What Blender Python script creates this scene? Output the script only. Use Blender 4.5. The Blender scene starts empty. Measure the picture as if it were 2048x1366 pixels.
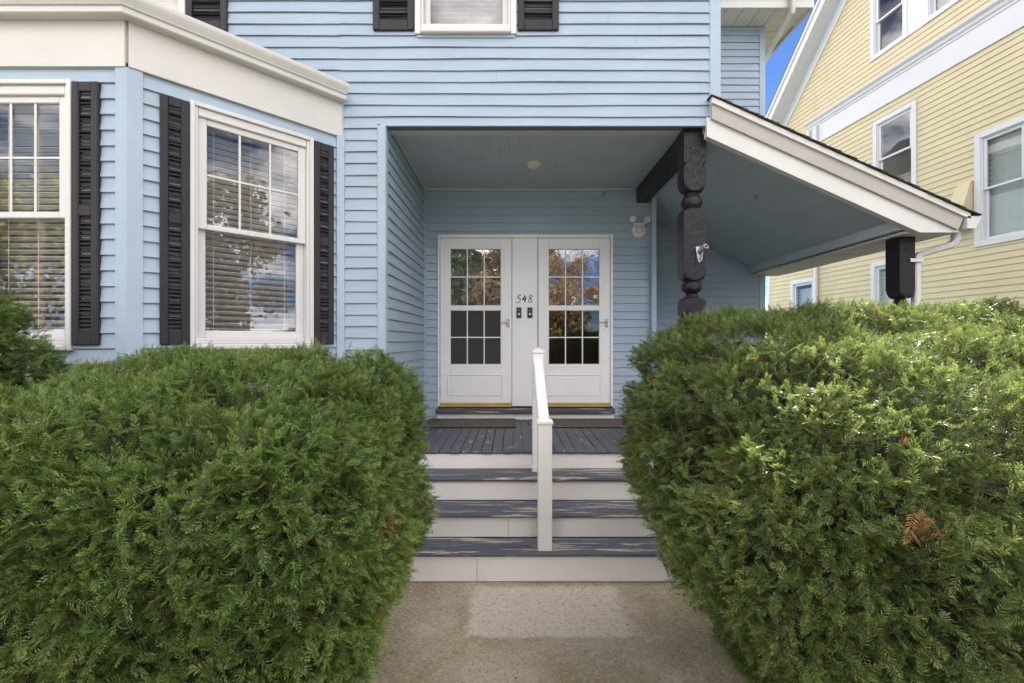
import bpy, math, random
import numpy as np
from mathutils import Matrix, Vector

SC = bpy.context.scene
COL = SC.collection
R = math.radians
rnd = random.Random(7)

# ------------------------------------------------------------------ camera, sky, sun, exposure
FPX = 950.0                       # focal length in pixels of the 2048 px wide photograph
CAMZ = 1.66
G = -0.087                        # ground level
cam_d = bpy.data.cameras.new('camera')
cam_d.sensor_width = 36.0
cam_d.lens = 36.0 * FPX / 2048.0
cam_d.clip_start = 0.05
cam_d.clip_end = 2000
cam = bpy.data.objects.new('camera', cam_d)
COL.objects.link(cam)
cam.location = (0, 0, CAMZ)
cam.rotation_euler = (R(90), 0, 0)
SC.camera = cam

SUN_AZ, SUN_EL = R(31.0), R(44.0)   # azimuth clockwise from +Y
world = bpy.data.worlds.new('World')
SC.world = world
world.use_nodes = True
wn, wl = world.node_tree.nodes, world.node_tree.links
wn.clear()
w_out = wn.new('ShaderNodeOutputWorld')
w_bg = wn.new('ShaderNodeBackground')
w_bg.inputs['Strength'].default_value = 0.05
w_sky = wn.new('ShaderNodeTexSky')
w_sky.sky_type = 'NISHITA'
w_sky.sun_disc = False
w_sky.sun_elevation = SUN_EL
w_sky.sun_rotation = SUN_AZ
w_sky.air_density = 0.42
w_sky.dust_density = 0.0
w_sky.ozone_density = 8.0
w_tc = wn.new('ShaderNodeTexCoord')
w_map = wn.new('ShaderNodeMapping')
w_map.inputs['Scale'].default_value = (1.0, 1.0, 2.6)
w_map.inputs['Location'].default_value = (0.35, 0.2, 0.9)
w_map.inputs['Rotation'].default_value = (0, 0, R(40))
w_noise = wn.new('ShaderNodeTexNoise')
w_noise.inputs['Scale'].default_value = 2.2
w_noise.inputs['Detail'].default_value = 7
w_noise.inputs['Roughness'].default_value = 0.6
w_ramp = wn.new('ShaderNodeMapRange')
w_ramp.inputs['From Min'].default_value = 0.44
w_ramp.inputs['From Max'].default_value = 0.61
w_ramp.inputs['To Min'].default_value = 0.0
w_ramp.inputs['To Max'].default_value = 0.9
w_mix = wn.new('ShaderNodeMixRGB')
w_mix.inputs['Color2'].default_value = (31.0, 29.4, 28.2, 1)
wl.new(w_tc.outputs['Generated'], w_map.inputs['Vector'])
wl.new(w_map.outputs['Vector'], w_noise.inputs['Vector'])
wl.new(w_noise.outputs['Fac'], w_ramp.inputs['Value'])
wl.new(w_ramp.outputs['Result'], w_mix.inputs['Fac'])
wl.new(w_sky.outputs['Color'], w_mix.inputs['Color1'])
wl.new(w_mix.outputs['Color'], w_bg.inputs['Color'])
wl.new(w_bg.outputs['Background'], w_out.inputs['Surface'])

sun_d = bpy.data.lights.new('sun', 'SUN')
sun_d.energy = 3.3
sun_d.angle = R(0.53)
sun_d.color = (1.0, 0.94, 0.84)
sun = bpy.data.objects.new('sun', sun_d)
COL.objects.link(sun)
sdir = Vector((math.sin(SUN_AZ) * math.cos(SUN_EL), math.cos(SUN_AZ) * math.cos(SUN_EL), math.sin(SUN_EL)))
sun.location = sdir * 60
sun.rotation_euler = sdir.to_track_quat('Z', 'Y').to_euler()

SC.view_settings.view_transform = 'Standard'
SC.view_settings.look = 'None'
SC.view_settings.gamma = 1.0
SC.view_settings.use_curve_mapping = False
SC.view_settings.exposure = 2.42
SC.cycles.max_bounces = 8
SC.cycles.diffuse_bounces = 5
SC.cycles.transparent_max_bounces = 16
SC.cycles.use_denoising = True

# ------------------------------------------------------------------ helpers
def lin(*c):
    return tuple((v / 12.92 if v <= 0.04045 else ((v + 0.055) / 1.055) ** 2.4) for v in [x / 255 for x in c])

class Mat:
    """small node builder round a Principled BSDF"""
    def __init__(s, name, color=(.5, .5, .5), rough=.5, metallic=0.0, spec=.5):
        s.m = bpy.data.materials.new(name)
        s.m.use_nodes = True
        s.n, s.l = s.m.node_tree.nodes, s.m.node_tree.links
        s.b = s.n['Principled BSDF']
        s.b.inputs['Base Color'].default_value = (*color, 1)
        s.b.inputs['Roughness'].default_value = rough
        s.b.inputs['Metallic'].default_value = metallic
        s.b.inputs['Specular IOR Level'].default_value = spec
        s.pos = s.n.new('ShaderNodeNewGeometry').outputs['Position']
        s.col = None
        s.base = color
    def node(s, t, **kw):
        nd = s.n.new(t)
        for k, v in kw.items():
            nd.inputs[k.replace('_', ' ')].default_value = v
        return nd
    def mapped(s, scale, loc=(0, 0, 0)):
        mp = s.n.new('ShaderNodeMapping')
        mp.inputs['Scale'].default_value = scale
        mp.inputs['Location'].default_value = loc
        s.l.new(s.pos, mp.inputs['Vector'])
        return mp.outputs['Vector']
    def noise(s, scale=5, detail=4, rough=.55, stretch=None, dist=0, loc=(0, 0, 0)):
        nd = s.node('ShaderNodeTexNoise', Scale=scale, Detail=detail, Roughness=rough, Distortion=dist)
        s.l.new(s.mapped(stretch or (1, 1, 1), loc), nd.inputs['Vector'])
        return nd.outputs['Fac']
    def rng(s, v, a, b, c=0, d=1):
        nd = s.node('ShaderNodeMapRange', From_Min=a, From_Max=b, To_Min=c, To_Max=d)
        s.l.new(v, nd.inputs['Value'])
        return nd.outputs['Result']
    def math(s, op, a, b):
        nd = s.n.new('ShaderNodeMath'); nd.operation = op
        for i, v in enumerate((a, b)):
            if isinstance(v, (int, float)): nd.inputs[i].default_value = v
            else: s.l.new(v, nd.inputs[i])
        return nd.outputs[0]
    def mix(s, fac, c1, c2, mode='MIX'):
        nd = s.n.new('ShaderNodeMixRGB'); nd.blend_type = mode
        for k, v in (('Fac', fac), ('Color1', c1), ('Color2', c2)):
            if isinstance(v, (int, float)): nd.inputs[k].default_value = v
            elif isinstance(v, tuple): nd.inputs[k].default_value = (*v[:3], 1)
            else: s.l.new(v, nd.inputs[k])
        return nd.outputs['Color']
    def cur(s):
        return s.col if s.col is not None else s.base
    def vary(s, amt=.1, scale=3, stretch=None, detail=5):
        f = s.rng(s.noise(scale, detail, stretch=stretch), .3, .7)
        c = s.cur()
        s.col = s.mix(f, s.mix(1.0, c, (1 - amt,) * 3, 'MULTIPLY'), s.mix(1.0, c, (1 + amt * .6,) * 3, 'MULTIPLY'))
        return s
    def over(s, fac, color):
        s.col = s.mix(fac, s.cur(), color)
        return s
    def bump(s, h, strength=.3, dist=.01):
        nd = s.node('ShaderNodeBump', Strength=strength, Distance=dist)
        s.l.new(h, nd.inputs['Height'])
        s.l.new(nd.outputs['Normal'], s.b.inputs['Normal'])
        return s
    def done(s):
        if s.col is not None and not isinstance(s.col, tuple):
            s.l.new(s.col, s.b.inputs['Base Color'])
        return s.m

class MB:
    def __init__(s):
        s.v, s.f = [], []
    def add(s, vs, fs):
        o = len(s.v)
        s.v.extend([tuple(p) for p in vs])
        s.f.extend([tuple(i + o for i in f) for f in fs])
        return s
    def hexa(s, p):
        return s.add(p, [(0, 3, 2, 1), (4, 5, 6, 7), (0, 1, 5, 4), (1, 2, 6, 5), (2, 3, 7, 6), (3, 0, 4, 7)])
    def box(s, x0, x1, y0, y1, z0, z1, b=0.0):
        return s.fbox(WORLD, x0, x1, z0, z1, -y1, -y0, b)
    def fbox(s, F, s0, s1, z0, z1, o0, o1, b=0.0):
        """box in wall coordinates: s along the wall, z up, o outward"""
        if b <= 0:
            return s.hexa([F.p(*q) for q in ((s0, z0, o1), (s1, z0, o1), (s1, z0, o0), (s0, z0, o0),
                                             (s0, z1, o1), (s1, z1, o1), (s1, z1, o0), (s0, z1, o0))])
        b = min(b, (s1 - s0) * .45, (z1 - z0) * .45, (o1 - o0) * .45)
        lo, hi = (s0, z0, o0), (s1, z1, o1)
        vs, idx = [], {}
        for c in range(8):
            bits = [(c >> k) & 1 for k in range(3)]
            for ax in range(3):
                q = [(hi[k] if bits[k] else lo[k]) if k == ax else (hi[k] - b if bits[k] else lo[k] + b) for k in range(3)]
                idx[(c, ax)] = len(vs)
                vs.append(F.p(*q))
        fs = []
        for ax in range(3):
            o = [k for k in range(3) if k != ax]
            for side in (0, 1):
                cs = []
                for a, bb in ((0, 0), (1, 0), (1, 1), (0, 1)):
                    cs.append((side << ax) | (a << o[0]) | (bb << o[1]))
                fs.append(tuple(idx[(c, ax)] for c in cs))
        for ax in range(3):
            o = [k for k in range(3) if k != ax]
            for a in (0, 1):
                for bb in (0, 1):
                    c0 = (a << o[0]) | (bb << o[1]); c1 = c0 | (1 << ax)
                    fs.append((idx[(c0, o[0])], idx[(c1, o[0])], idx[(c1, o[1])], idx[(c0, o[1])]))
        for c in range(8):
            fs.append(tuple(idx[(c, k)] for k in range(3)))
        ctr = Vector(F.p(*[(a + bb) / 2 for a, bb in zip(lo, hi)]))
        out = []
        for f in fs:
            a, bb, c = (Vector(vs[i]) for i in f[:3])
            n = (bb - a).cross(c - a)
            out.append(f if n.dot((a + bb + c) / 3 - ctr) > 0 else tuple(reversed(f)))
        return s.add(vs, out)
    def prism(s, poly, z0, z1):
        n = len(poly)
        a = sum(poly[i][0] * poly[(i + 1) % n][1] - poly[(i + 1) % n][0] * poly[i][1] for i in range(n))
        if a < 0: poly = poly[::-1]
        vs = [(x, y, z0) for x, y in poly] + [(x, y, z1) for x, y in poly]
        fs = [tuple(reversed(range(n))), tuple(range(n, 2 * n))]
        fs += [(i, (i + 1) % n, n + (i + 1) % n, n + i) for i in range(n)]
        return s.add(vs, fs)
    def loft(s, rings, cap=True, closed=True):
        n = len(rings[0]); o = len(s.v)
        vs = [p for r in rings for p in r]
        fs = []
        for i in range(len(rings) - 1):
            for j in range(n if closed else n - 1):
                k = (j + 1) % n
                fs.append((i * n + j, i * n + k, (i + 1) * n + k, (i + 1) * n + j))
        if cap:
            fs.append(tuple(reversed(range(n))))
            fs.append(tuple(range((len(rings) - 1) * n, len(rings) * n)))
        return s.add(vs, fs)
    def tube(s, pts, r, n=8, cap=True, flat=1.0):
        pts = [Vector(p) for p in pts]
        rs = r if isinstance(r, (list, tuple)) else [r] * len(pts)
        rings, ref = [], None
        for i, p in enumerate(pts):
            d = (pts[min(i + 1, len(pts) - 1)] - pts[max(i - 1, 0)]).normalized()
            if ref is None:
                ref = Vector((0, 0, 1)) if abs(d.z) < .9 else Vector((0, 1, 0))
            u = d.cross(ref)
            if u.length < 1e-4:
                ref = Vector((1, 0, 0)); u = d.cross(ref)
            u.normalize(); w = u.cross(d)
            ref = w
            rings.append([tuple(p + (u * math.cos(a) + w * math.sin(a) * flat) * rs[i]) for a in [2 * math.pi * k / n for k in range(n)]])
        return s.loft([r[::-1] for r in rings], cap)
    def lathe(s, c, axis, prof, n=24):
        """prof: list of (radius, distance along axis)"""
        c, a = Vector(c), Vector(axis).normalized()
        u = a.orthogonal().normalized(); w = a.cross(u)
        rings = [[tuple(c + a * h + (u * math.cos(t) + w * math.sin(t)) * max(r, 1e-4)) for t in [2 * math.pi * k / n for k in range(n)]] for r, h in prof]
        return s.loft(rings)
    def path(s, pts, prof):
        """closed profile (out, z) swept along plan points, mitred; outward is to the right of travel"""
        pts = [Vector(p) for p in pts]
        ts = [(pts[i + 1] - pts[i]).normalized() for i in range(len(pts) - 1)]
        ns = [Vector((t.y, -t.x)) for t in ts]
        rings = []
        for i, p in enumerate(pts):
            if i == 0: m = ns[0]
            elif i == len(pts) - 1: m = ns[-1]
            else: m = (ns[i - 1] + ns[i]) / (1 + ns[i - 1].dot(ns[i]))
            rings.append([(p.x + m.x * o, p.y + m.y * o, z) for o, z in prof])
        return s.loft(rings)
    def mesh(s, name, m, smooth=None):
        me = bpy.data.meshes.new(name)
        me.from_pydata(s.v, [], s.f)
        for mm in (m if isinstance(m, (list, tuple)) else [m]):
            me.materials.append(mm)
        if smooth:
            me.polygons.foreach_set('use_smooth', [True] * len(me.polygons))
            me.set_sharp_from_angle(angle=R(smooth))
        me.update()
        return me
    def obj(s, name, m, parent=None, smooth=None, label=None):
        o = bpy.data.objects.new(name, s.mesh(name, m, smooth))
        COL.objects.link(o)
        if parent is not None:
            set_parent(o, parent)
        if label: o['label'] = label
        return o

def set_parent(o, p):
    o.parent = p
    o.matrix_parent_inverse = world_mat(p).inverted()
def world_mat(o):
    if o.parent is None:
        return Matrix.Translation(o.location) @ o.rotation_euler.to_matrix().to_4x4()
    return world_mat(o.parent) @ o.matrix_parent_inverse @ Matrix.Translation(o.location)

class Frame:
    def __init__(s, O, t):
        s.O = Vector(O); s.t = Vector(t).normalized(); s.n = Vector((s.t.y, -s.t.x))
    def p(s, a, z, o):
        q = s.O + s.t * a + s.n * o
        return (q.x, q.y, z)
WORLD = Frame((0, 0), (1, 0))

def thing(name, label, cat, loc=(0, 0, 0), group=None):
    o = bpy.data.objects.new(name, None)
    o.empty_display_size = .2
    COL.objects.link(o)
    o.location = loc
    tag(o, label, cat, group)
    return o
def tag(o, label, cat, group=None):
    o['label'] = label; o['category'] = cat
    if group: o['group'] = group
    return o
def inst(name, me, parent, loc=(0, 0, 0)):
    o = bpy.data.objects.new(name, me)
    COL.objects.link(o)
    set_parent(o, parent)
    o.location = loc
    return o

def vnoise(P, seed=0):
    """value noise in 3-D, vectorised, range about -1..1"""
    P = np.asarray(P, float); i = np.floor(P).astype(np.int64); f = P - i
    f = f * f * (3 - 2 * f)
    def h(a):
        n = (a[:, 0] * 374761393 + a[:, 1] * 668265263 + a[:, 2] * 2147483647 + seed * 1442695) & 0xffffffff
        n = ((n ^ (n >> 13)) * 1274126177) & 0xffffffff
        n = ((n ^ (n >> 16)) * 2246822519) & 0xffffffff
        return ((n ^ (n >> 15)) & 0xffffff) / float(0xffffff)
    r = np.zeros(len(P))
    for dx in (0, 1):
        for dy in (0, 1):
            for dz in (0, 1):
                w = (f[:, 0] if dx else 1 - f[:, 0]) * (f[:, 1] if dy else 1 - f[:, 1]) * (f[:, 2] if dz else 1 - f[:, 2])
                r += w * h(i + np.array([dx, dy, dz]))
    return r * 2 - 1

# ------------------------------------------------------------------ materials
BLUE = (.340, .418, .497)
def siding_mat(name, c):
    m = Mat(name, c, .55, spec=.35)
    m.vary(.05, 2.2)
    m.vary(.04, 9, (1, 1, 6))
    st = m.rng(m.noise(1.2, 5, .6, (3, 3, .5)), .56, .8, 0, .16)
    m.over(st, tuple(x * .62 for x in c))
    m.bump(m.noise(40, 3, .5, (1, 1, 14)), .10, .004)
    return m.done()
m_blue = siding_mat('blue_vinyl_siding', BLUE)
m_blue_trim = siding_mat('blue_vinyl_trim', (.365, .447, .527))
m_yellow = siding_mat('yellow_clapboard_paint', (.565, .49, .315))
m_sheath = Mat('sheathing', (.12, .15, .18), .9).done()
def paint(name, c, rough=.45, var=.05, bump=.06, dirt=.15, dscale=2.5):
    m = Mat(name, c, rough)
    m.vary(var, 3)
    m.over(m.rng(m.noise(dscale, 6, .62), .55, .85, 0, dirt), (c[0] * .55, c[1] * .5, c[2] * .42))
    m.bump(m.noise(70, 3), bump, .003)
    return m.done()
m_white = paint('white_trim_paint', (.62, .60, .575))
m_cream = paint('cream_frieze_paint', (.59, .565, .53), .5, .04, .05, .16, 1.6)
m_greige = paint('greige_fascia_metal', (.40, .37, .34), .5)
m_gutter = paint('white_gutter_metal', (.60, .58, .55), .33, .04, .02, .12)
m_vinylwin = paint('white_window_vinyl', (.63, .61, .59), .35, .03, .02, .08)
m_sash_grey = paint('grey_sash_vinyl', (.58, .56, .55), .4, .03, .02, .08)
m_door = paint('white_door_enamel', (.80, .79, .785), .38, .03, .03, .06)
m_ywhite = paint('bright_white_trim', (.60, .60, .62), .5, .03, .04, .06)
m_rail = paint('white_rail_vinyl', (.74, .725, .71), .4, .03, .03, .10)
m_ceil = paint('grey_blue_ceiling_paint', (.41, .475, .505), .6, .05, .05, .10)
m_ceil_trim = paint('pale_grey_header_paint', (.50, .53, .54), .6, .04, .05, .1)
m_soffit = paint('white_soffit_vinyl', (.66, .63, .555), .5, .08, .05, .3, 4)

mm = Mat('black_post_paint', (.017, .014, .017), .30, spec=.22)
mm.over(mm.rng(mm.noise(11, 5, .6), .70, .74, 0, 1), (.10, .085, .09))
mm.over(mm.rng(mm.noise(23, 2, .5, loc=(3, 1, 2)), .765, .78, 0, 1), (.5, .42, .38))
h = mm.math('ADD', mm.rng(mm.noise(26, 4, .6, dist=1.6), .52, .60), mm.math('MULTIPLY', mm.noise(90, 3), .3))
mm.bump(h, .45, .006)
m_black = mm.done()
mm = Mat('charcoal_shutter_vinyl', (.034, .031, .034), .45, spec=.2)
mm.vary(.14, 4).vary(.08, 30, (1, 1, .1))
mm.bump(mm.noise(30, 4, .6, (6, 6, .8), 1.2), .25, .003)
m_shut = mm.done()

# slate-painted wood with worn patches
def worn(name, paintc, wear_lo, wear_hi, stretch=(1.1, 9, 9)):
    m = Mat(name, paintc, .55)
    m.vary(.22, 5, (.6, 6, 6))
    grain = m.noise(24, 5, .6, (.35, 5, 5))
    w1 = m.noise(2.6, 6, .68, stretch)
    w = m.math('MULTIPLY', m.rng(w1, wear_lo, wear_hi), m.rng(grain, .36, .5, .3, 1))
    wood = m.mix(m.rng(grain, .3, .7), (.33, .29, .24), (.52, .465, .40))
    m.over(w, wood)
    rim = m.rng(w1, wear_lo - .03, wear_lo, 0, .35)
    m.over(m.math('MULTIPLY', rim, m.math('SUBTRACT', 1.0, w)), tuple(c * .6 for c in paintc))
    m.bump(m.math('SUBTRACT', grain, m.math('MULTIPLY', w, .8)), .35, .004)
    return m.done()
SLATE = (.072, .081, .106)
m_tread = worn('worn_slate_tread_paint', SLATE, .54, .575, (.8, 10, 10))
m_deck = worn('slate_floor_paint', (.086, .094, .115), .60, .64, (6, 1.6, 4))
mm = Mat('cream_riser_paint', (.78, .735, .69), .5)
mm.vary(.05, 3)
sc_ = mm.math('MULTIPLY', mm.rng(mm.noise(7, 6, .7, (1, 1, 2.2)), .60, .64), mm.rng(mm.noise(1.1, 2), .48, .62))
mm.over(sc_, (.78, .74, .70))
mm.over(mm.rng(mm.noise(34, 4, .6), .71, .74, 0, .7), (.24, .18, .13))
mm.over(mm.rng(mm.noise(2.2, 5, .6, (1, 1, 4)), .6, .85, 0, .22), (.40, .34, .26))
mm.bump(mm.math('ADD', mm.noise(55, 3, .5, (.2, 1, 2)), mm.math('MULTIPLY', sc_, .8)), .15, .003)
m_riser = mm.done()

m_brass = Mat('brass_sweep', (.72, .50, .17), .42, .75).vary(.2, 6).done()
m_steel = Mat('brushed_nickel', (.62, .60, .57), .25, 1.0).done()
m_alu = Mat('cast_aluminium', (.42, .42, .44), .38, .85).done()
m_dark = Mat('black_plastic', (.02, .02, .021), .35).done()
m_brown = Mat('bronze_plastic', (.085, .065, .035), .4).done()
m_digit = Mat('black_iron_digits', (.02, .021, .024), .5).done()
m_numeral = Mat('white_vinyl_numeral', (.75, .73, .68), .5).done()
m_plastic = paint('cream_plastic', (.68, .66, .62), .45, .05, .02, .12)
m_lamp = Mat('opal_lamp_glass', (.60, .58, .54), .35).done()
m_room = Mat('dim_room', (.42, .39, .36), .9).done()
m_inner = Mat('dark_brown_inner_door', (.10, .078, .058), .45).vary(.25, 3, (3, 3, .3)).done()
m_screen = Mat('insect_screen', (.034, .032, .029), .75).done()
mm = Mat('blind_slat', (.84, .82, .79), .5); mm.vary(.05, 3)
m_slat = mm.done()
m_slat2 = Mat('lavender_grey_blind', (.47, .41, .425), .55).vary(.08, 6).done()
m_mull = Mat('gap_backing', (.03, .025, .02), .9).done()  # near-black backing under the floor and tread boards

mm = Mat('rubber_doormat', (.055, .048, .042), .75)
vo = mm.n.new('ShaderNodeTexVoronoi'); vo.inputs['Scale'].default_value = 26
mm.l.new(mm.pos, vo.inputs['Vector'])
mm.over(mm.rng(vo.outputs['Distance'], .2, .5), (.11, .095, .08))
mm.bump(vo.outputs['Distance'], .8, .01)
m_mat = mm.done()

mm = Mat('asphalt_shingles', (.055, .048, .044), .9)
mm.vary(.4, 14).vary(.3, 90)
mm.bump(mm.noise(220, 3), .5, .004)
m_shingle = mm.done()

# concrete walk with moss, exposed aggregate and a clean mat-shaped patch
mm = Mat('aggregate_concrete', (.37, .32, .245), .85)
vo = mm.n.new('ShaderNodeTexVoronoi'); vo.inputs['Scale'].default_value = 95
mm.l.new(mm.pos, vo.inputs['Vector'])
sepc = mm.n.new('ShaderNodeSeparateColor'); mm.l.new(vo.outputs['Color'], sepc.inputs['Color'])
sep = mm.n.new('ShaderNodeSeparateXYZ'); mm.l.new(mm.pos, sep.inputs['Vector'])
wob = mm.math('MULTIPLY', mm.math('SUBTRACT', mm.noise(9, 5, .65), .5), .13)
X = mm.math('ADD', sep.outputs['X'], wob); Y = mm.math('ADD', sep.outputs['Y'], mm.math('MULTIPLY', wob, .6))
inx = mm.math('MULTIPLY', mm.rng(X, -.30, -.25), mm.rng(X, .69, .79, 1, 0))
iny = mm.math('MULTIPLY', mm.rng(Y, 2.79, 2.82), mm.rng(Y, 3.36, 3.42, 1, 0))
patch = mm.math('MULTIPLY', inx, iny)
moss = mm.rng(mm.noise(2.3, 6, .68), .38, .62, 0, .85)
moss = mm.math('MULTIPLY', moss, mm.math('SUBTRACT', 1.0, mm.math('MULTIPLY', patch, .95)))
mm.vary(.12, 1.4)
mm.over(patch, (.47, .415, .345))
mm.over(moss, (.225, .188, .095))
edge = mm.rng(mm.math('ABSOLUTE', mm.math('SUBTRACT', X, .25), 0), .55, .95, 0, .6)
mm.over(mm.math('MULTIPLY', edge, mm.rng(mm.noise(5, 5, .7), .3, .55)), (.165, .138, .08))
mm.over(mm.math('MULTIPLY', mm.rng(sepc.outputs['Red'], .72, .82), .42), (.15, .12, .09))
mm.over(mm.math('MULTIPLY', mm.rng(sepc.outputs['Green'], .80, .86), .35), (.50, .43, .34))
mm.over(mm.rng(mm.noise(60, 4, .7), .62, .72, 0, .5), (.07, .058, .04))
mm.bump(mm.math('ADD', vo.outputs['Distance'], mm.noise(40, 5, .7)), .5, .006)
m_conc = mm.done()
mm = Mat('pale_bounce_concrete', (.46, .42, .37), .85); mm.vary(.15, 1.5).vary(.1, 40)  # kept pale to bounce sunlight up at porch and hedges
m_pave = mm.done()
mm = Mat('bark_mulch', (.085, .052, .03), .95); mm.vary(.5, 30).vary(.4, 6)
mm.bump(mm.noise(60, 5, .7), .9, .03)
m_mulch = mm.done()
mm = Mat('lawn_grass', (.075, .115, .03), .9); mm.vary(.3, 4).vary(.35, 60)
mm.bump(mm.noise(120, 4, .7), .8, .03)
m_lawn = mm.done()
mm = Mat('road_asphalt', (.055, .055, .056), .9); mm.vary(.2, 3).vary(.2, 80)
m_road = mm.done()
m_found = paint('grey_foundation', (.32, .31, .29), .8, .12, .3, .2)
m_wood = Mat('weathered_pole_wood', (.34, .25, .19), .85).vary(.2, 6, (6, 6, .4)).done()
mm = Mat('tree_bark', (.13, .095, .07), .9); mm.vary(.3, 12, (3, 3, .5))
m_bark = mm.done()
mm = Mat('yew_twig', (.135, .085, .05), .85); mm.vary(.4, 25)
mm.bump(mm.noise(60, 4), .5, .004)
m_twig = mm.done()
mm = Mat('yew_shade_core', (.016, .014, .009), .95); mm.vary(.5, 14).over(mm.rng(mm.noise(18, 5, .7), .55, .7, 0, .6), (.045, .026, .014))  # near-black colour stands for shade inside the hedge, brown flecks for twigs
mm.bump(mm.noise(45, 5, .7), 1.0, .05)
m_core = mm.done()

def glass(name, base=.10, tint=(1, 1, 1), through=(.9, .92, .92), wob=0.0):
    m = bpy.data.materials.new(name); m.use_nodes = True
    n, l = m.node_tree.nodes, m.node_tree.links; n.clear()
    o = n.new('ShaderNodeOutputMaterial'); mx = n.new('ShaderNodeMixShader')
    tr = n.new('ShaderNodeBsdfTransparent'); tr.inputs['Color'].default_value = (*through, 1)
    gl = n.new('ShaderNodeBsdfGlossy'); gl.inputs['Roughness'].default_value = 0.0; gl.inputs['Color'].default_value = (*tint, 1)
    fr = n.new('ShaderNodeLayerWeight'); fr.inputs['Blend'].default_value = .5
    pw = n.new('ShaderNodeMath'); pw.operation = 'POWER'; pw.inputs[1].default_value = 5.0
    ad = n.new('ShaderNodeMath'); ad.operation = 'MULTIPLY_ADD'; ad.inputs[1].default_value = 1 - base; ad.inputs[2].default_value = base; ad.use_clamp = True
    l.new(fr.outputs['Facing'], pw.inputs[0]); l.new(pw.outputs[0], ad.inputs[0]); l.new(ad.outputs[0], mx.inputs['Fac'])
    l.new(tr.outputs[0], mx.inputs[1]); l.new(gl.outputs[0], mx.inputs[2]); l.new(mx.outputs[0], o.inputs['Surface'])
    if wob:
        g = n.new('ShaderNodeNewGeometry'); nz = n.new('ShaderNodeTexNoise'); nz.inputs['Scale'].default_value = 7
        nz.inputs['Detail'].default_value = 2
        bp = n.new('ShaderNodeBump'); bp.inputs['Strength'].default_value = wob; bp.inputs['Distance'].default_value = .01
        l.new(g.outputs['Position'], nz.inputs['Vector']); l.new(nz.outputs['Fac'], bp.inputs['Height'])
        l.new(bp.outputs['Normal'], gl.inputs['Normal'])
    return m
m_glass = glass('window_glass', .062, (1, .95, .97), wob=.02)
m_glass_door = glass('door_glass', .12, (1, 1, 1), wob=.12)
m_glass_low = glass('tinted_door_glass', .07, (.9, .88, .8), (.6, .6, .55), wob=.05)
m_glass_y = glass('neighbour_glass', .06, (.95, .97, 1), wob=.03)

# needle / leaf foliage coloured by a per-sprig attribute
def leaf_mat(name, rough=.4, trans=.25, spec=.4):
    m = bpy.data.materials.new(name); m.use_nodes = True
    n, l = m.node_tree.nodes, m.node_tree.links
    b = n['Principled BSDF']; b.inputs['Roughness'].default_value = rough; b.inputs['Specular IOR Level'].default_value = spec
    at = n.new('ShaderNodeAttribute'); at.attribute_name = 'tint'
    tl = n.new('ShaderNodeBsdfTranslucent'); mx = n.new('ShaderNodeMixShader'); mx.inputs['Fac'].default_value = trans
    hs = n.new('ShaderNodeHueSaturation'); hs.inputs['Value'].default_value = 1.5; hs.inputs['Hue'].default_value = .485
    l.new(at.outputs['Color'], b.inputs['Base Color']); l.new(at.outputs['Color'], hs.inputs['Color'])
    l.new(hs.outputs['Color'], tl.inputs['Color'])
    l.new(b.outputs[0], mx.inputs[1]); l.new(tl.outputs[0], mx.inputs[2])
    l.new(mx.outputs[0], n['Material Output'].inputs['Surface'])
    return m
m_needle = leaf_mat('yew_needles', .42, .36, .30)
m_leaf = leaf_mat('tree_leaves', .6, .3, .2)

# ------------------------------------------------------------------ ground
def sheet(name, x0, x1, y0, y1, z, m, kind='structure'):
    o = MB().add([(x0, y0, z), (x1, y0, z), (x1, y1, z), (x0, y1, z)], [(0, 1, 2, 3)]).obj(name, m)
    o['kind'] = kind
    return o
sheet('ground', -400, 400, -400, 400, G - .012, m_lawn)
sheet('planting_bed', -6, -.8, .75, 7, G - .006, m_mulch)
sheet('planting_bed', 1.15, 6, .75, 7, G - .006, m_mulch)
wk = MB().box(-.82, 1.36, -1.9, 3.46, G - .1, G, .004).obj('walkway', m_conc); wk['kind'] = 'structure'
pv = MB().box(-60, 60, -4.6, -1.9, G - .1, G + .002).obj('bounce_pavement', m_pave); pv['kind'] = 'structure'  # unseen pavement, brought near and wide as a sunlit bounce surface
rd = sheet('road', -200, 200, -13.5, -5.6, G - .006, m_road)
dv = sheet('driveway', 4.6, 7.4, -5.4, 14, G - .004, m_road)

# ------------------------------------------------------------------ the blue house
house = thing('blue_house', 'light blue vinyl-sided house with a recessed front porch and a bay window', 'house', (0, 6, G))
YF, YB, YW, YBAY = 4.16, 6.02, 6.84, 3.10
kF, kB, kW = YF / FPX, YB / FPX, YW / FPX
XR = 1.80                                    # right corner of the front block
XP = -1.12                                   # porch side wall
XWR = 3.62                                   # right corner of the rear wing
DECK = .68
E = .1016                                    # siding exposure
F_front = Frame((0, YF), (1, 0))
F_door = Frame((0, YB), (1, 0))
F_wing = Frame((0, YW), (1, 0))
F_side = Frame((XP, 0), (0, 1))              # porch side wall, faces +x ; s = y
BC = (-2.506, YBAY)                          # bay corner
BJ = (-1.502, YF)                            # bay meets front wall
BL = (-3.93, YBAY)
F_bay = Frame((0, YBAY), (1, 0))
F_ang = Frame(BC, (BJ[0] - BC[0], BJ[1] - BC[1]))
ANG = math.hypot(BJ[0] - BC[0], BJ[1] - BC[1])

def subtract(iv, a, b):
    out = []
    for x0, x1 in iv:
        if b <= x0 or a >= x1: out.append((x0, x1)); continue
        if a > x0: out.append((x0, a))
        if b < x1: out.append((b, x1))
    return out

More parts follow.
